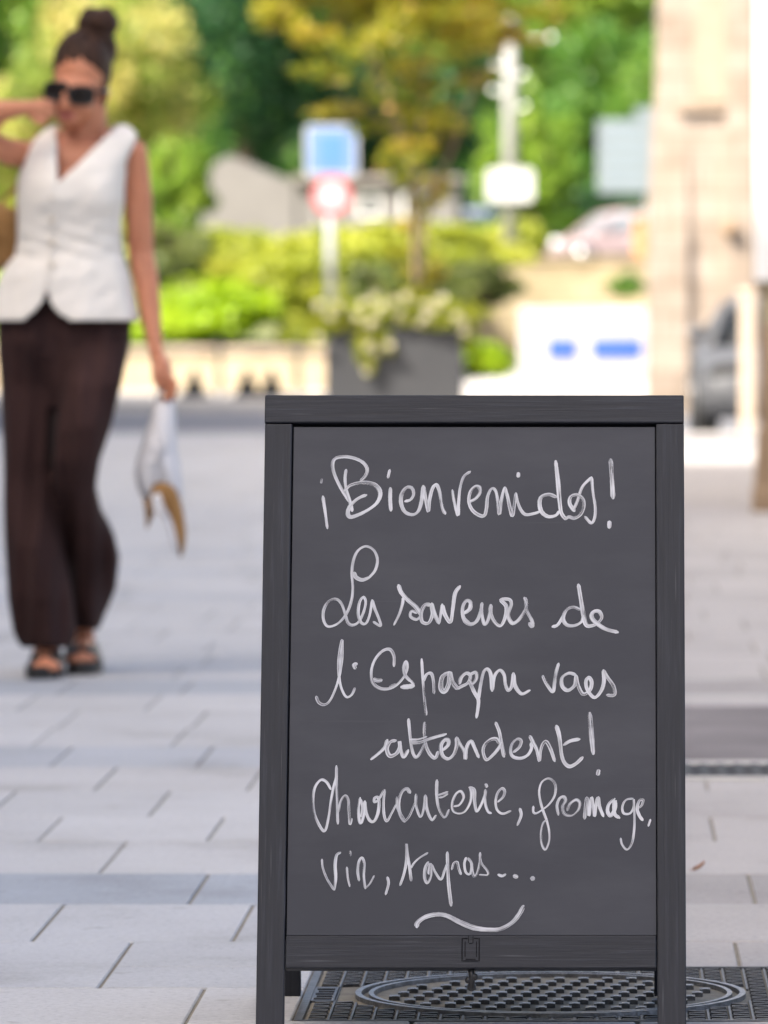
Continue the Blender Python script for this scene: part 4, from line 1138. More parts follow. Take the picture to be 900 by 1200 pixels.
# ------------------------------------------------------------------ cars
def car(name, label, loc, rz, paint, zs=1.0, cz=1.0, group='parked cars', L=4.1, Wd=1.72, lamp='lamp_glass', glass='glass_dark', lr=1.0):
    """nose towards local -Y"""
    root = empty(name, label, 'car', loc, group, rz)
    h = Wd / 2
    st = [(-.5, .30, .50, .80), (-.49, .24, .58, .88), (-.46, .2, .64, .95), (-.36, .18, .70, 1), (-.22, .17, .76, 1), (0, .17, .80, 1), (.22, .17, .83, 1), (.38, .18, .84, .99), (.46, .22, .82, .95), (.49, .28, .76, .89), (.5, .36, .66, .82)]
    b = MB(); rings = []
    for (t, z0, z1, w) in st:
        y = t * L; hw = h * w; z0 *= zs; z1 *= zs
        rings.append([Vector(p) for p in ((-hw * .86, y, z0), (-hw * .97, y, z0 + .08), (-hw, y, (z0 + z1) / 2), (-hw * .96, y, z1 - .08), (-hw * .84, y, z1 - .01), (0, y, z1 + .02), (hw * .84, y, z1 - .01), (hw * .96, y, z1 - .08), (hw, y, (z0 + z1) / 2), (hw * .97, y, z0 + .08), (hw * .86, y, z0))])
    b.loft(rings); b.build('body', paint, root, local=True)
    b = MB(); rings = []
    cab = [(-.24, .74, .76, .80), (-.08, 1.30, .64, .74), (.0, 1.38, .62, .72), (.22, 1.40, .62, .72), (.38, 1.28, .60, .70), (.47, .84, .74, .82)]
    for (t, z, wt, wb) in cab:
        y = t * L; zb = .74 * zs
        z = (.74 + (z - .74) * cz) * zs
        rings.append([Vector(p) for p in ((-h * wb * 1.12, y, zb), (-h * (wt + .04), y, z - .03), (-h * wt * .9, y, z), (h * wt * .9, y, z), (h * (wt + .04), y, z - .03), (h * wb * 1.12, y, zb))])
    b.loft(rings); b.build('window', M[glass], root, local=True)
    b = MB(); rings = []
    for (t, z) in ((-.09, 1.30), (.0, 1.39), (.22, 1.41), (.37, 1.30)):
        y = t * L; z = (.74 + (z - .74) * cz) * zs
        rings.append([Vector(p) for p in ((-h * .68, y, z - .035), (-h * .60, y, z + .012), (h * .60, y, z + .012), (h * .68, y, z - .035), (0, y, z - .05))])
    b.loft(rings)
    for s in (-1, 1):
        b.tube([(s * h * .86, -.25 * L, .74 * zs), (s * h * .69, -.085 * L, (.74 + 0.54 * cz) * zs)], .035, 6)
        b.tube([(s * h * .86, .10 * L, .76 * zs), (s * h * .68, .10 * L, (.74 + 0.62 * cz) * zs)], .035, 6)
        b.tube([(s * h * .86, .46 * L, .80 * zs), (s * h * .67, .37 * L, (.74 + 0.53 * cz) * zs)], .05, 6)
    b.build('roof', paint, root, local=True)
    for s in (-1, 1):
        for t in (-.31, .31):
            b = MB(); b.tube([(s * (h - .19), t * L, .30), (s * (h + .005), t * L, .30)], .30, 24); w = b.build('wheel', M['rubber'], root, local=True)
            b = MB(); b.tube([(s * (h + .006), t * L, .30), (s * (h + .012), t * L, .30)], .19, 20); b.build('rim', M['rim'], w, local=True)
        b = MB(); b.ball((s * h * .70, -.478 * L, .56 * zs), (.17 * lr, .07 * lr, .075 * lr)); b.build('headlight', M[lamp], root, local=True)
        b = MB(); b.ball((s * h * .76, .487 * L, .68 * zs), (.12, .05, .08)); b.build('tail_light', M['sign_red'], root, local=True)
        b = MB(); b.ball((s * h * .97, -.17 * L, .86 * zs), (.08, .05, .06)); b.build('mirror', paint, root, local=True)
    return root
def paint(name, c):
    return noise_mat(name, c, tuple(x * 1.08 for x in c), 2, .28, spec=.6, coat=.6)
car('parked_car', 'dark grey car parked between the stone post and the limestone building', (P(811, 0, 50.3).x + .86, 50.2, -.11), 0, noise_mat('grey_car_paint', (.075, .078, .085), (.10, .103, .11), 2, .55, spec=.3), .96, lamp='rubber', cz=.60)
car('parked_car', 'silver-pink car on the upper road with its nose left, beside the stone building', (P(700, 0, 154).x + .55, 154, 1.725), R(-68), paint('silver_car_paint', (.34, .255, .245)), 1.0, glass='glass_sky', lr=1.7)  # oversized pale headlights stand in for a bright glint on the nose
car('parked_car', 'blue-grey car on the upper road behind the planter tree', (P(556, 0, 152).x, 152, 1.725), R(-30), paint('blue_grey_paint', (.16, .19, .26)), 1.0)

# ------------------------------------------------------------------ planter with its tree
YP = 42.0
pl = empty('planter', 'large square dark grey planter overflowing with cream flowers', 'planter', (P(463, 0, YP).x, YP + .46, 0))
x0, x1 = P(382, 0, YP).x, P(540, 0, YP).x
D = x1 - x0
b = MB(); zt = P(0, 384, YP).z; w = .04
b.box((x0, YP, .02), (x1, YP + w, zt), bev=.006); b.box((x0, YP + D - w, .02), (x1, YP + D, zt), bev=.006)
b.box((x0, YP + w + .001, .02), (x0 + w, YP + D - w - .001, zt), bev=.006); b.box((x1 - w, YP + w + .001, .02), (x1, YP + D - w - .001, zt), bev=.006)
b.build('box', M['planter'], pl)
b = MB(); b.box((x0 + w + .002, YP + w + .002, .03), (x1 - w - .002, YP + D - w - .002, zt - .05)); b.build('soil', M['soil'], pl)
b = MB()
for xx in (x0 + .05, x1 - .17):
    for yy in (YP + .05, YP + D - .17): b.box((xx, yy, .002), (xx + .12, yy + .12, .0195))
b.build('foot', M['bollard'], pl)
fl = empty('flower_bed', 'cream flowers and trailing leaves spilling over the planter rim', 'flowers', (P(463, 0, YP).x, YP + .4, zt - .05))
rng = np.random.default_rng(8)
spots = [(463, 368, 92, 18, .45, .42, 2600), (398, 372, 36, 18, .05, .16, 500), (530, 372, 34, 16, .1, .2, 500), (432, 410, 16, 34, -.05, .05, 420), (450, 398, 18, 14, -.05, .05, 160), (372, 378, 14, 24, .05, .1, 200), (548, 392, 14, 22, .1, .1, 160), (500, 380, 40, 10, -.03, .06, 260)]
pts, pet = [], []
for (a, c_, rx, ry, dy, dd, n_) in spots:
    q = P(a, c_, YP + dy); s = FPX / YP
    p, _ = clumpy(q, (rx / s, dd, ry / s), n_, max(6, n_ // 60), rng, .4, .3)
    pts.append(p)
pts = np.concatenate(pts)
leaf_mesh('foliage', pts, .055, G['flower_leaf'], fl, 3)
heads = [(372, 360), (370, 397), (398, 356), (440, 344), (447, 362), (470, 368), (497, 356), (500, 372), (420, 372), (385, 372), (536, 368), (545, 392), (520, 352), (432, 402), (455, 404), (441, 416), (430, 436), (425, 352), (478, 346), (510, 360), (462, 352), (540, 380), (436, 380), (490, 378)]
fv = []
for (hx, hy) in heads:
    q = P(hx + rng.uniform(-3, 3), hy + rng.uniform(-3, 3), YP - .10 + rng.uniform(-.03, .05))
    d = rng.normal(size=(20, 3)); d /= np.linalg.norm(d, axis=1)[:, None]
    fv.append(np.array(q) + d * .022)
for i in range(len(fv)):
    leaf_mesh('flower_head', fv[i], .038, G['petal'], fl, 40 + i, aspect=.8)

gt = empty('young_maple', 'young golden-leaved tree growing out of the grey planter', 'tree', (P(487, 0, YP).x, YP + .45, zt - .05))
Yg = YP + .45
def G3(px, py, dy=0): return P(px, py, Yg + dy)
limbs = [
 [(486, 392, 0, .030), (487, 300, 0, .026), (482, 220, 0, .024), (470, 150, .02, .020), (440, 85, .05, .015), (405, 40, .08, .011), (365, -10, .1, .007)],
 [(490, 392, .03, .028), (494, 300, .03, .024), (506, 230, .02, .021), (532, 170, 0, .017), (556, 105, -.05, .013), (590, 55, -.08, .010), (640, -10, -.1, .006)],
 [(488, 392, .05, .026), (486, 280, .05, .024), (490, 180, .06, .020), (498, 90, .08, .015), (503, 0, .1, .011), (508, -90, .1, .006)],
 [(470, 150, .02, .014), (430, 130, -.1, .009), (395, 118, -.15, .005)],
 [(532, 170, 0, .013), (520, 140, .15, .010), (545, 60, .25, .007)],
 [(482, 220, 0, .012), (468, 170, -.12, .009), (452, 120, -.2, .006), (440, 60, -.25, .004)],
 [(556, 105, -.05, .010), (552, 60, .08, .008), (540, 0, .15, .005)],
]
b = MB()
for l in limbs:
    cp_ = catmull([(*G3(a, c_, d), r) for (a, c_, d, r) in l], 4)
    b.tube([p[:3] for p in cp_], [p[3] * .72 for p in cp_], 8)
b.build('trunk', M['maple_bark'], gt)
rng = np.random.default_rng(19)
cl = [(420, 58, 62, 14), (478, 30, 70, 20), (556, 22, 66, 20), (385, 84, 42, 10), (472, 78, 52, 13), (518, 142, 44, 12), (468, 196, 36, 12), (402, 128, 36, 8), (632, 14, 44, 11), (436, 6, 60, 18), (345, 6, 46, 16), (536, 60, 54, 14), (462, 118, 40, 11), (372, 38, 40, 12), (600, 40, 40, 12), (500, 100, 40, 12), (440, 150, 34, 10), (560, 90, 30, 10), (486, 170, 30, 9), (490, 240, 26, 9), (474, 300, 22, 14), (500, 322, 22, 14), (484, 345, 26, 10), (505, 215, 24, 10), (320, 20, 30, 12),
      (470, -40, 110, 30), (560, -40, 90, 26), (390, -40, 80, 26), (500, -90, 120, 30), (660, -20, 40, 14), (478, 262, 20, 8)]
pts, tint = [], []
s = FPX / Yg
for (a, c_, rx, ry) in cl:
    n_ = int(rx * ry * (.46 if c_ < 50 else .27)) + 40
    q = G3(a, c_, rng.uniform(-.25, .25))
    p, _ = clumpy(q, (rx / s, rx / s * .8, ry * 1.55 / s), n_, 9, rng, .5, .3)
    pts.append(p); tint.append(np.clip(rng.uniform(.1, .8) + rng.uniform(-.25, .25, n_), 0, 1))
leaf_mesh('crown', np.concatenate(pts), .062, G['gold'], gt, 6, np.concatenate(tint), flat=.4)

# ------------------------------------------------------------------ fallen leaves
def dead_leaf(px, py, size, lab, rot):
    Y = CAMZ * FPX / (py - VY); c = P(px, py, Y)
    b = MB(); n_ = 9; vs_ = []
    for i in range(n_):
        t = i / (n_ - 1); wd = size * .34 * math.sin(math.pi * t ** .8) + .001
        for k in (-1, 0, 1):
            x, y = (t - .5) * size, k * wd
            vs_.append((c.x + x * math.cos(rot) - y * math.sin(rot), Y + x * math.sin(rot) + y * math.cos(rot), .004 + abs(k) * .006 + .012 * t * t))
    fs = [(i * 3 + k, i * 3 + k + 1, i * 3 + k + 4, i * 3 + k + 3) for i in range(n_ - 1) for k in (0, 1)]
    b.add(vs_, fs, 0, True)
    b.tube([(vs_[1][0], vs_[1][1], .005), (vs_[1][0] - math.cos(rot) * size * .3, Y - math.sin(rot) * size * .3, .006)], .001, 5)
    o = b.build('dead_leaf', M['leaf_dead']); tag(o, lab, 'leaf')
dead_leaf(819, 1023, .020, 'small rusty dead leaf on the paving just right of the chalkboard', .15)

# ------------------------------------------------------------------ woman
YW = 16.67
def W(px, py, dy=0.0): return P(px, py, YW + dy)
SP = FPX / YW
def r_(px): return px / SP
def fabric(name, c1, c2, bump=.3, sc=9, stretch=(1, 1, .35)):
    m = noise_mat(name, c1, c2, sc, .85, bump, stretch, spec=.2, bscale=sc * 1.4)
    return m
def skin_mat():
    m = noise_mat('skin', (.50, .195, .105), (.59, .25, .14), 12, .5, .05, spec=.35)
    b = m.node_tree.nodes['Principled BSDF']
    b.inputs['Subsurface Weight'].default_value = .12
    b.inputs['Subsurface Radius'].default_value = (.02, .008, .004)
    return m
M['skin'] = skin_mat()
M['lips'] = noise_mat('lips', (.36, .08, .075), (.40, .10, .085), 12, .4)
M['hair'] = noise_mat('brown_hair', (.022, .010, .006), (.055, .026, .015), 30, .6, .5, (1, 1, .3), spec=.2, bscale=60)
M['vest'] = fabric('off_white_linen', (.77, .72, .645), (.85, .80, .725), .8)
M['trousers'] = fabric('dark_brown_cloth', (.022, .0095, .009), (.050, .023, .020), .6, 6, (1.3, 1, .22))
M['button'] = noise_mat('beige_button', (.62, .55, .45), (.68, .61, .5), 10, .5)
M['lens'] = noise_mat('dark_lens', (.008, .005, .004), (.012, .008, .007), 5, .25, spec=.3)
M['sandal'] = noise_mat('black_leather', (.010, .009, .009), (.02, .018, .017), 20, .5)
M['bag_white'] = fabric('white_paper', (.62, .61, .62), (.70, .69, .70), .3, 8, (1, 1, 1))
M['bag_tan'] = fabric('tan_leather', (.26, .14, .05), (.36, .20, .08), .2, 10, (1, 1, 1))

def remeshed(mb, name, voxel, mats, parent, smooth_it=6, disp=None):
    """union of overlapping closed pieces into ONE continuous surface"""
    me = bpy.data.meshes.new(name); me.from_pydata(mb.v, [], mb.f); me.update()
    bm = bmesh.new(); bm.from_mesh(me); bmesh.ops.recalc_face_normals(bm, faces=bm.faces); bm.to_mesh(me); bm.free()
    tmp = bpy.data.objects.new(name, me); COL.objects.link(tmp)
    md = tmp.modifiers.new('r', 'REMESH'); md.mode = 'VOXEL'; md.voxel_size = voxel
    sm = tmp.modifiers.new('s', 'SMOOTH'); sm.iterations = smooth_it; sm.factor = .5
    dg = bpy.context.evaluated_depsgraph_get()
    out = bpy.data.meshes.new_from_object(tmp.evaluated_get(dg))
    bpy.data.objects.remove(tmp); bpy.data.meshes.remove(me)
    out.name = name; out.materials.clear()
    for m in mats: out.materials.append(m)
    co = np.zeros(len(out.vertices) * 3); out.vertices.foreach_get('co', co); co = co.reshape(-1, 3)
    if disp is not None: co = disp(co)
    if parent is not None: co = co - np.array(world_loc(parent).translation)
    out.vertices.foreach_set('co', co.ravel())
    out.polygons.foreach_set('use_smooth', [True] * len(out.polygons))
    out.update()
    o = bpy.data.objects.new(name, out); COL.objects.link(o); o.parent = parent
    return o

# --- body: one continuous figure
def body_mesh():
    b = MB()
    ell = lambda px, py, dy, rx, ry, rz, **k: b.ball(W(px, py, dy), (r_(rx), ry, r_(rz)), nu=24, nv=16, **k)
    # head, turned down and to the left of the picture
    tilt = Matrix.Rotation(R(8), 4, 'Y')
    ell(95, 86, .01, 32, .090, 42, mtx=tilt)
    ell(86, 116, -.035, 26, .062, 30, mtx=tilt)
    ell(81, 138, -.055, 14, .038, 12)
    ell(86, 104, -.062, 26, .034, 15)        # brow and cheekbones
    ell(76, 117, -.100, 4.2, .022, 11); ell(75.5, 124, -.106, 5.4, .018, 4.5)      # nose
    ell(77.5, 135.5, -.092, 9, .012, 3.4)    # mouth
    ell(125, 110, .015, 3.2, .016, 10)       # ear
    b.capsule(W(101, 128, .02), r_(24), W(100, 180, .035), r_(25))
    # trunk
    ell(92, 205, .02, 54, .100, 48); ell(94, 225, -.03, 48, .085, 32); ell(86, 285, .015, 46, .085, 62); ell(78, 362, .02, 62, .105, 52)
    b.capsule(W(100, 160, .035), r_(17), W(150, 172, .02), r_(15)); b.capsule(W(98, 160, .035), r_(17), W(46, 176, .02), r_(15))
    # arm with the bag
    b.chain([(W(156, 180, .02), r_(17.5)), (W(162, 235, .03), r_(17)), (W(165, 296, .035), r_(15.5)), (W(172, 335, .01), r_(15)), (W(182, 408, -.05), r_(8.8)), (W(185, 420, -.055), r_(9))])
    b.ball(W(190, 433, -.06), (r_(12), .044, r_(20)), mtx=Matrix.Rotation(R(-14), 4, 'Y'))
    for i in range(4):
        d = -.092 + .022 * i; ln = (0, 3, 2, -2)[i]
        b.chain([(W(194, 440, d), r_(5.2)), (W(204, 450 + ln * .5, d), r_(5)), (W(202, 462 + ln, d + .004), r_(4.6)), (W(193, 466 + ln, d + .008), r_(4.2))])
    b.ball(W(195, 450, -.06), (r_(8), .034, r_(12)))
    b.chain([(W(184, 428, -.09), r_(5)), (W(182, 442, -.105), r_(4.6)), (W(187, 453, -.10), r_(4.0))])
    # raised arm
    b.chain([(W(42, 184, .02), r_(17)), (W(8, 178, -.04), r_(16)), (W(-26, 160, -.10), r_(15))])
    b.chain([(W(-26, 158, -.10), r_(14.5)), (W(0, 130, -.13), r_(14)), (W(28, 126, -.15), r_(9)), (W(34, 126, -.15), r_(9))])
    b.ball(W(42, 127, -.15), (r_(13), .022, r_(10)))
    for i in range(4):
        y0 = 119 + 4.8 * i
        b.chain([(W(46, y0, -.155), r_(4.2)), (W(55, y0 + 1, -.15), r_(4)), (W(61, y0 + 3, -.128), r_(3.6))])
    b.chain([(W(37, 134, -.155), r_(4.8)), (W(44, 142, -.16), r_(4.4)), (W(52, 144, -.15), r_(3.9))])
    # legs and feet
    b.chain([(W(52, 388, .02), r_(31)), (W(37, 480, .045), r_(21)), (W(34, 560, .03), r_(18)), (W(40, 640, .0), r_(18)), (W(52, 745, .0), r_(12.5)), (W(53, 768, .0), r_(13))])
    b.chain([(W(104, 388, .01), r_(31)), (W(103, 470, -.085), r_(20)), (W(88, 555, -.075), r_(16)), (W(96, 625, .09), r_(17)), (W(98, 735, .20), r_(13)), (W(98, 752, .20), r_(13.5))])
    b.chain([(W(53, 770, .02), r_(13)), (W(54, 775, -.09), r_(12)), (W(54, 780, -.16), r_(9))])
    b.ball(W(54, 780, -.15), (r_(17), .05, r_(7)))
    for i in range(5):
        b.capsule(W(42 + 6.2 * i, 781, -.17), r_(4.2 - .2 * i * 0), W(41.5 + 6.4 * i, 782.5, -.215 + .012 * abs(i - 3)), r_(3.8))
    b.chain([(W(98, 754, .22), r_(13)), (W(97, 762, .11), r_(12.5)), (W(96, 771, .04), r_(9))])
    b.ball(W(96, 771, .05), (r_(17.5), .05, r_(7)))
    for i in range(5):
        b.capsule(W(83 + 6.3 * i, 772, .03), r_(4.2), W(82.5 + 6.5 * i, 773.5, -.015 + .012 * abs(i - 1)), r_(3.8))
    return b
person = empty('person', 'walking woman in white vest and dark wide trousers, hair in a bun', 'person', (W(75, 0).x, YW, 0))
body = remeshed(body_mesh(), 'body', .0042, [M['skin'], M['lips']], person, 3)
mp_ = np.array(W(77.5, 135.5, -.10)) - np.array(person.location)
for p in body.data.polygons:
    d = np.array(p.center) - mp_
    if abs(d[0]) < r_(9) and abs(d[2]) < r_(3.2) and d[1] < .03: p.material_index = 1

# --- hair with its bun
def hair():
    b = MB()
    n0 = 0
    b.ball(W(97, 78, .022), (r_(35), .098, r_(45)), nu=40, nv=28)
    pf = W(84, 66, -.085); pb = W(112, 150, .11)
    # cut from the hairline over the forehead down to the nape
    up = (pb - pf); nrm = Vector((.12, 0, 0)) + Vector((0, -up.z, up.y)).normalized(); nrm.normalize()
    if nrm.z < 0: nrm = -nrm
    for i, v in enumerate(b.v):
        d = (Vector(v) - pf).dot(nrm)
        if d < 0: b.v[i] = tuple(Vector(v) - nrm * d)
    b.ball(W(115, 27, .03), (r_(25), .050, r_(18)), nu=20, nv=14)
    b.ball(W(110, 46, .035), (r_(25), .055, r_(13)))
    b.ball(W(124, 16, .03), (r_(9), .02, r_(9))); b.ball(W(104, 16, .02), (r_(9), .02, r_(8))); b.ball(W(128, 34, .03), (r_(9), .02, r_(8)))
    b.chain([(W(120, 92, -.02), r_(5)), (W(122, 112, -.015), r_(3)), (W(121, 126, -.01), r_(1.6))])
    b.ball(W(120, 58, .045), (r_(18), .04, r_(22)))
    rr = random.Random(4)
    def disp(co):
        a = np.sin(co[:, 0] * 330 + co[:, 2] * 90) * .0016 + np.sin(co[:, 0] * 140 - co[:, 1] * 160 + co[:, 2] * 60) * .0022
        co[:, 1] -= a; co[:, 2] += a * .5
        return co
    return remeshed(b, 'hair', .0045, [M['hair']], person, 3, disp)
hair()

# --- sunglasses
gl_ = None
def glasses():
    b = MB()
    def lens_pts(px, py, dy, w, h): 
        return [W(px + w * math.copysign(abs(math.cos(a)) ** .6, math.cos(a)), py + h * math.copysign(abs(math.sin(a)) ** .6, math.sin(a)), dy + .00022 * (px - 80 + w * math.cos(a)) ** 2 * .06) for a in np.linspace(0, 2 * math.pi, 28, endpoint=False)]
    for (px, py) in ((66, 107), (96, 112)):
        o_, i_ = lens_pts(px, py, -.112, 15, 12), lens_pts(px, py, -.112, 12.5, 9.5)
        n_ = len(o_)
        for k in range(n_):
            k2 = (k + 1) % n_
            b.prism([o_[k], o_[k2], i_[k2], i_[k]], (0, .006, 0))
    b.tube([W(79, 107, -.112), W(82, 106, -.116), W(84, 108, -.112)], r_(2), 8)
    b.tube([W(110, 109, -.108), W(120, 106, -.06), W(128, 107, .02)], r_(2), 8); b.tube([W(52, 104, -.106), W(58, 100, -.06), W(64, 98, .0)], r_(2), 8)
    fr = b.build('sunglasses', M['sandal'], person)
    for (px, py) in ((66, 107), (96, 112)):
        b = MB(); b.prism(lens_pts(px, py, -.1095, 12.6, 9.6), (0, .002, 0)); b.build('lens', M['lens'], fr)
glasses()

# --- vest: a lofted shell with armholes, V neck and a rounded front split
def vest():
    #        y,   left, right, depth, dy
    sec = [(378, -12, 162, .158, .015), (366, -10, 160, .156, .015), (345, -4, 155, .148, .015), (324, 2, 150, .140, .01), (311, 11, 146, .130, .007), (300, 20, 142, .120, .005), (282, 23, 140, .115, .0),
           (258, 23, 140, .119, -.005), (235, 22, 143, .127, -.01), (212, 23, 144, .128, -.008), (195, 27, 147, .122, -.002), (180, 32, 152, .108, .008), (167, 38, 159, .086, .018), (158, 46, 161, .062, .024), (152, 54, 156, .042, .03), (148, 64, 148, .028, .034)]
    ys = np.array([s[0] for s in sec][::-1], float)
    cols = [np.array([s[k] for s in sec][::-1], float) for k in range(1, 5)]
    yy = np.linspace(378, 147, 120); n_ = 180
    b = MB(); V = []; PX = []
    for y in yy:
        l, r, dp, dy = [np.interp(y, ys, c_) for c_ in cols]
        hw = (r - l) / 2; cxp = (l + r) / 2
        fold = max(0, (y - 290) / 90)
        for k in range(n_):
            a = 2 * math.pi * k / n_
            ca, sa = math.cos(a), math.sin(a)
            e = 2 / 2.35
            px = cxp + hw * math.copysign(abs(ca) ** e, ca)
            d = dp * math.copysign(abs(sa) ** e, sa)
            rip = 1 + fold * .035 * math.sin(9 * a + 1.1) + .010 * math.sin(5 * a + y * .05)
            bust = -.012 * (math.exp(-((px - 62) / 22) ** 2 - ((y - 228) / 22) ** 2) + math.exp(-((px - 118) / 22) ** 2 - ((y - 228) / 22) ** 2)) if sa < 0 else 0
            wr = .0017 * math.sin(px * .16 + y * .21) * math.sin(px * .07 - y * .05 + 1) + .0022 * math.sin(y * .33 - px * .11) * math.exp(-((y - 285) / 30) ** 2)
            V.append(W(px, y, dy + d * rip + bust + wr)); PX.append((px, y, sa))
    F = []
    def keep(px, y, sa):
        if sa < 0.02:
            if y < 213 and px > 66 + (y - 150) * .03 and px < 70 + (213 - y) * (66 / 63): return False      # V neck
            if y > 336:                                                                                   # rounded split
                t = (y - 336) / 42
                if 54 - 30 * t ** 2.2 < px < 56 + 30 * t ** 2.6: return False
            if y > 372 - 0.0022 * (px - 150) ** 2 * 0 and y > 377: return False
        else:
            if y < 158 and 70 < px < 132: return False
        if y < 205 and abs(sa) < .30 * min(1, (205 - y) / 12): return False       # armholes
        return True
    for i in range(len(yy) - 1):
        for k in range(n_):
            k2 = (k + 1) % n_
            q = [i * n_ + k, i * n_ + k2, (i + 1) * n_ + k2, (i + 1) * n_ + k]
            m_ = [sum(PX[j][c_] for j in q) / 4 for c_ in range(3)]
            if keep(*m_): F.append(q)
    b.add(V, F, 0, True)
    o = b.build('vest', M['vest'], person)
    md = o.modifiers.new('solid', 'SOLIDIFY'); md.thickness = .006; md.offset = 1
    md = o.modifiers.new('smooth', 'SMOOTH'); md.iterations = 3
    for y in (232, 258, 284, 310):
        l, r, dp, dy = [np.interp(y, ys, c_) for c_ in cols]
        bb = MB(); bb.tube([W(61, y, dy - dp * 1.04 - .010), W(61, y, dy - dp * 1.04 + .002)], [r_(3), r_(4)], 12); bb.build('button', M['button'], o)
    # placket line
    bb = MB()
    pts_ = [W(66 - (y - 213) * .08, y, np.interp(y, ys, cols[3]) - np.interp(y, ys, cols[2]) * 1.035 - .004) for y in np.linspace(215, 334, 14)]
    bb.tube(pts_, r_(1.1), 6); bb.build('placket', M['vest'], o)
vest()

# --- trousers
def trousers():
    b = MB()
    def leg(secs):
        rings = []
        ys = [s[0] for s in secs]
        for y in np.linspace(ys[0], ys[-1], 60):
            l, r, dp, dy = [np.interp(y, ys, [s[k] for s in secs]) for k in range(1, 5)]
            rings.append([W((l + r) / 2 + (r - l) / 2 * math.cos(a), y, dy + dp * math.sin(a)) for a in np.linspace(0, 2 * math.pi, 48, endpoint=False)])
        b.loft(rings)
    leg([(345, 22, 138, .10, .015), (372, 2, 150, .125, .015), (395, -3, 154, .13, .015), (420, 2, 150, .125, .01)])
    leg([(415, 40, 110, .12, .0), (455, 56, 88, .11, -.005), (480, 60, 80, .09, -.01)])
    leg([(372, 70, 154, .115, .01), (400, 72, 153, .12, .005), (450, 71, 143, .115, -.10), (500, 65, 130, .105, -.13), (540, 62, 117, .095, -.11), (570, 61, 113, .09, -.05), (598, 62, 119, .10, .02), (625, 65, 134, .12, .09), (652, 68, 141, .13, .14), (690, 73, 136, .125, .19), (718, 74, 124, .115, .19), (737, 80, 117, .10, .20)])
    leg([(372, -3, 84, .115, .01), (400, -3, 84, .12, .0), (450, 0, 73, .115, .04), (560, 4, 65, .105, .02), (640, 6, 74, .115, -.02), (700, 9, 86, .125, -.01), (740, 16, 90, .12, .01), (759, 25, 84, .11, .01)])
    def disp(co):
        z = co[:, 2]; w = np.clip((1.02 - z) * 2, 0, 1)
        a = (np.sin(co[:, 0] * 62 + np.sin(z * 7) * 1.6 + z * 5) * .015 + np.sin(co[:, 0] * 131 - z * 9) * .007 + np.sin(z * 24 + co[:, 0] * 30) * .004) * w
        co[:, 1] -= a
        return co
    o = remeshed(b, 'trousers', .0075, [M['trousers']], person, 5, disp)
trousers()

# --- sandals
def sandal(cxp, ysole, wpx, dy_toe, dy_heel, ystr):
    b = MB(); n_ = 28
    def outline(y):
        pts_ = []
        for k in range(n_):
            a = 2 * math.pi * k / n_
            t = (1 - math.sin(a)) / 2            # 0 heel, 1 toe
            half = wpx / 2 * (.78 + .22 * t)
            c_ = math.copysign(abs(math.cos(a)) ** .7, math.cos(a))
            Yq = YW + dy_heel + (dy_toe - dy_heel) * t
            pts_.append(Vector(((cxp + half * c_ - VX) * YW / FPX, Yq, y)))
        return pts_
    b.loft([outline(.001), outline(.010), outline(.030), outline(.034)])
    s_ = b.build('sandal', M['sandal'], person, smooth=False)
    for (yy_, dyy, rr) in ystr:
        bb = MB()
        arc_ = []
        for a in np.linspace(0, math.pi, 14):
            arc_.append(W(cxp + (wpx / 2 - 1) * math.cos(a), ysole - 6 - yy_ * math.sin(a), dyy))
        rings = [[p + Vector((0, -.018, -.012)), p + Vector((0, .018, -.004)), p + Vector((0, .018, .012)), p + Vector((0, -.018, .004))] for p in arc_]
        bb.loft(rings); bb.build('strap', M['sandal'], s_, smooth=False)
sandal(54, 794, 43, -.225, .07, [(17, -.13, 0), (20, -.09, 0), (34, .02, 0)])
sandal(96, 786, 46, -.03, .27, [(18, .055, 0), (22, .095, 0), (34, .2, 0)])

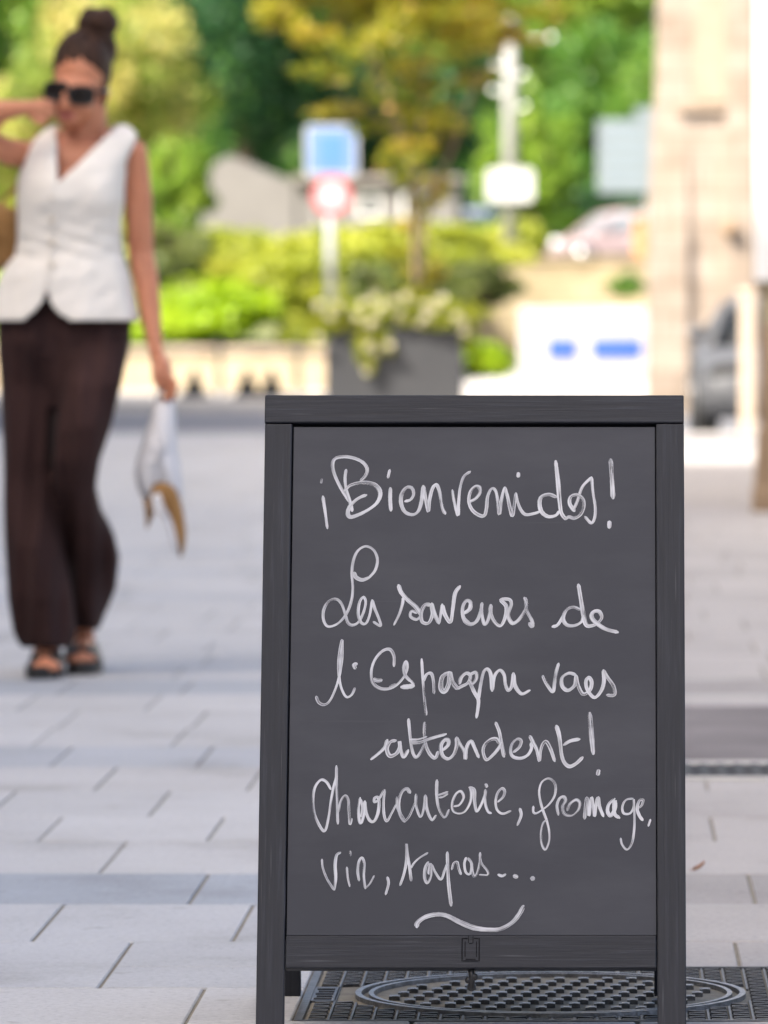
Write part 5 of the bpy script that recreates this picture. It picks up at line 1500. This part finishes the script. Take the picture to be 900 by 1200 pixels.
# --- white carrier in her hand
cb = empty('carrier_bag', 'crumpled white paper carrier with a tan end, hanging from the hand of the woman', 'bag', W(190, 640, -.06))
def sheet_bag(b, outl, dy0, th, mat=0):
    """a closed pouch from an outline in the picture plane, bulging to both sides"""
    c_ = np.mean(np.array(outl), axis=0)
    ringsF, ringsB = [], []
    L = 7
    front, backp = [], []
    pts_ = catmull(list(outl) + [outl[0]], 4)[:-1]
    n_ = len(pts_)
    rr = random.Random(2)
    for j in range(L):
        t = j / (L - 1)
        sc_ = 1 - t * .97
        bul = th * math.sqrt(max(0, 1 - sc_ ** 2))
        front.append([W(c_[0] + (p[0] - c_[0]) * sc_, c_[1] + (p[1] - c_[1]) * sc_, dy0 - bul + .006 * math.sin(p[0] * .5 + p[1] * .3) * t) for p in pts_])
        backp.append([W(c_[0] + (p[0] - c_[0]) * sc_, c_[1] + (p[1] - c_[1]) * sc_, dy0 + bul) for p in pts_])
    b.loft(list(reversed(front)) + backp[1:], mat)
b = MB(); sheet_bag(b, [(182, 466), (203, 466), (207, 520), (214, 575), (208, 588), (196, 580), (182, 576), (170, 590), (158, 556), (166, 520), (176, 490)], -.06, .05); b.build('pouch', M['bag_white'], cb)
b = MB(); sheet_bag(b, [(176, 568), (190, 564), (203, 568), (214, 596), (218, 630), (212, 653), (204, 634), (199, 606), (190, 588), (177, 592)], -.095, .02); b.build('tan_end', M['bag_tan'], cb)
b = MB(); sheet_bag(b, [(168, 584), (176, 586), (182, 596), (177, 610), (172, 620), (170, 602)], -.08, .015); b.build('fold', M['bag_tan'], cb)
b = MB(); sheet_bag(b, [(178, 580), (187, 578), (192, 592), (202, 612), (210, 650), (202, 640), (194, 612), (184, 602), (178, 596)], -.115, .012); b.build('paper_wrap', M['bag_white'], cb)
b = MB(); b.tube([W(184, 470, -.07), W(187, 455, -.065), W(193, 452, -.06), W(197, 458, -.06), W(200, 470, -.05)], r_(2.4), 8); b.build('handle', M['bag_white'], cb)

# --- tan shoulder bag at her side
hb = empty('shoulder_bag', 'tan leather shoulder bag hanging at the hip of the woman', 'bag', W(2, 320, .12))
b = MB(); sheet_bag(b, [(-24, 246), (0, 238), (20, 250), (25, 280), (20, 306), (4, 316), (-22, 318), (-36, 290)], .10, .05); b.build('pouch', M['bag_tan'], hb)
b = MB(); b.tube(catmull([tuple(W(18, 254, .1)), tuple(W(22, 220, .10)), tuple(W(30, 185, .06)), tuple(W(40, 165, .02)), tuple(W(44, 160, .06)), tuple(W(34, 200, .14)), tuple(W(-10, 250, .13))], 6), r_(2.6), 8); b.build('strap', M['bag_tan'], hb)
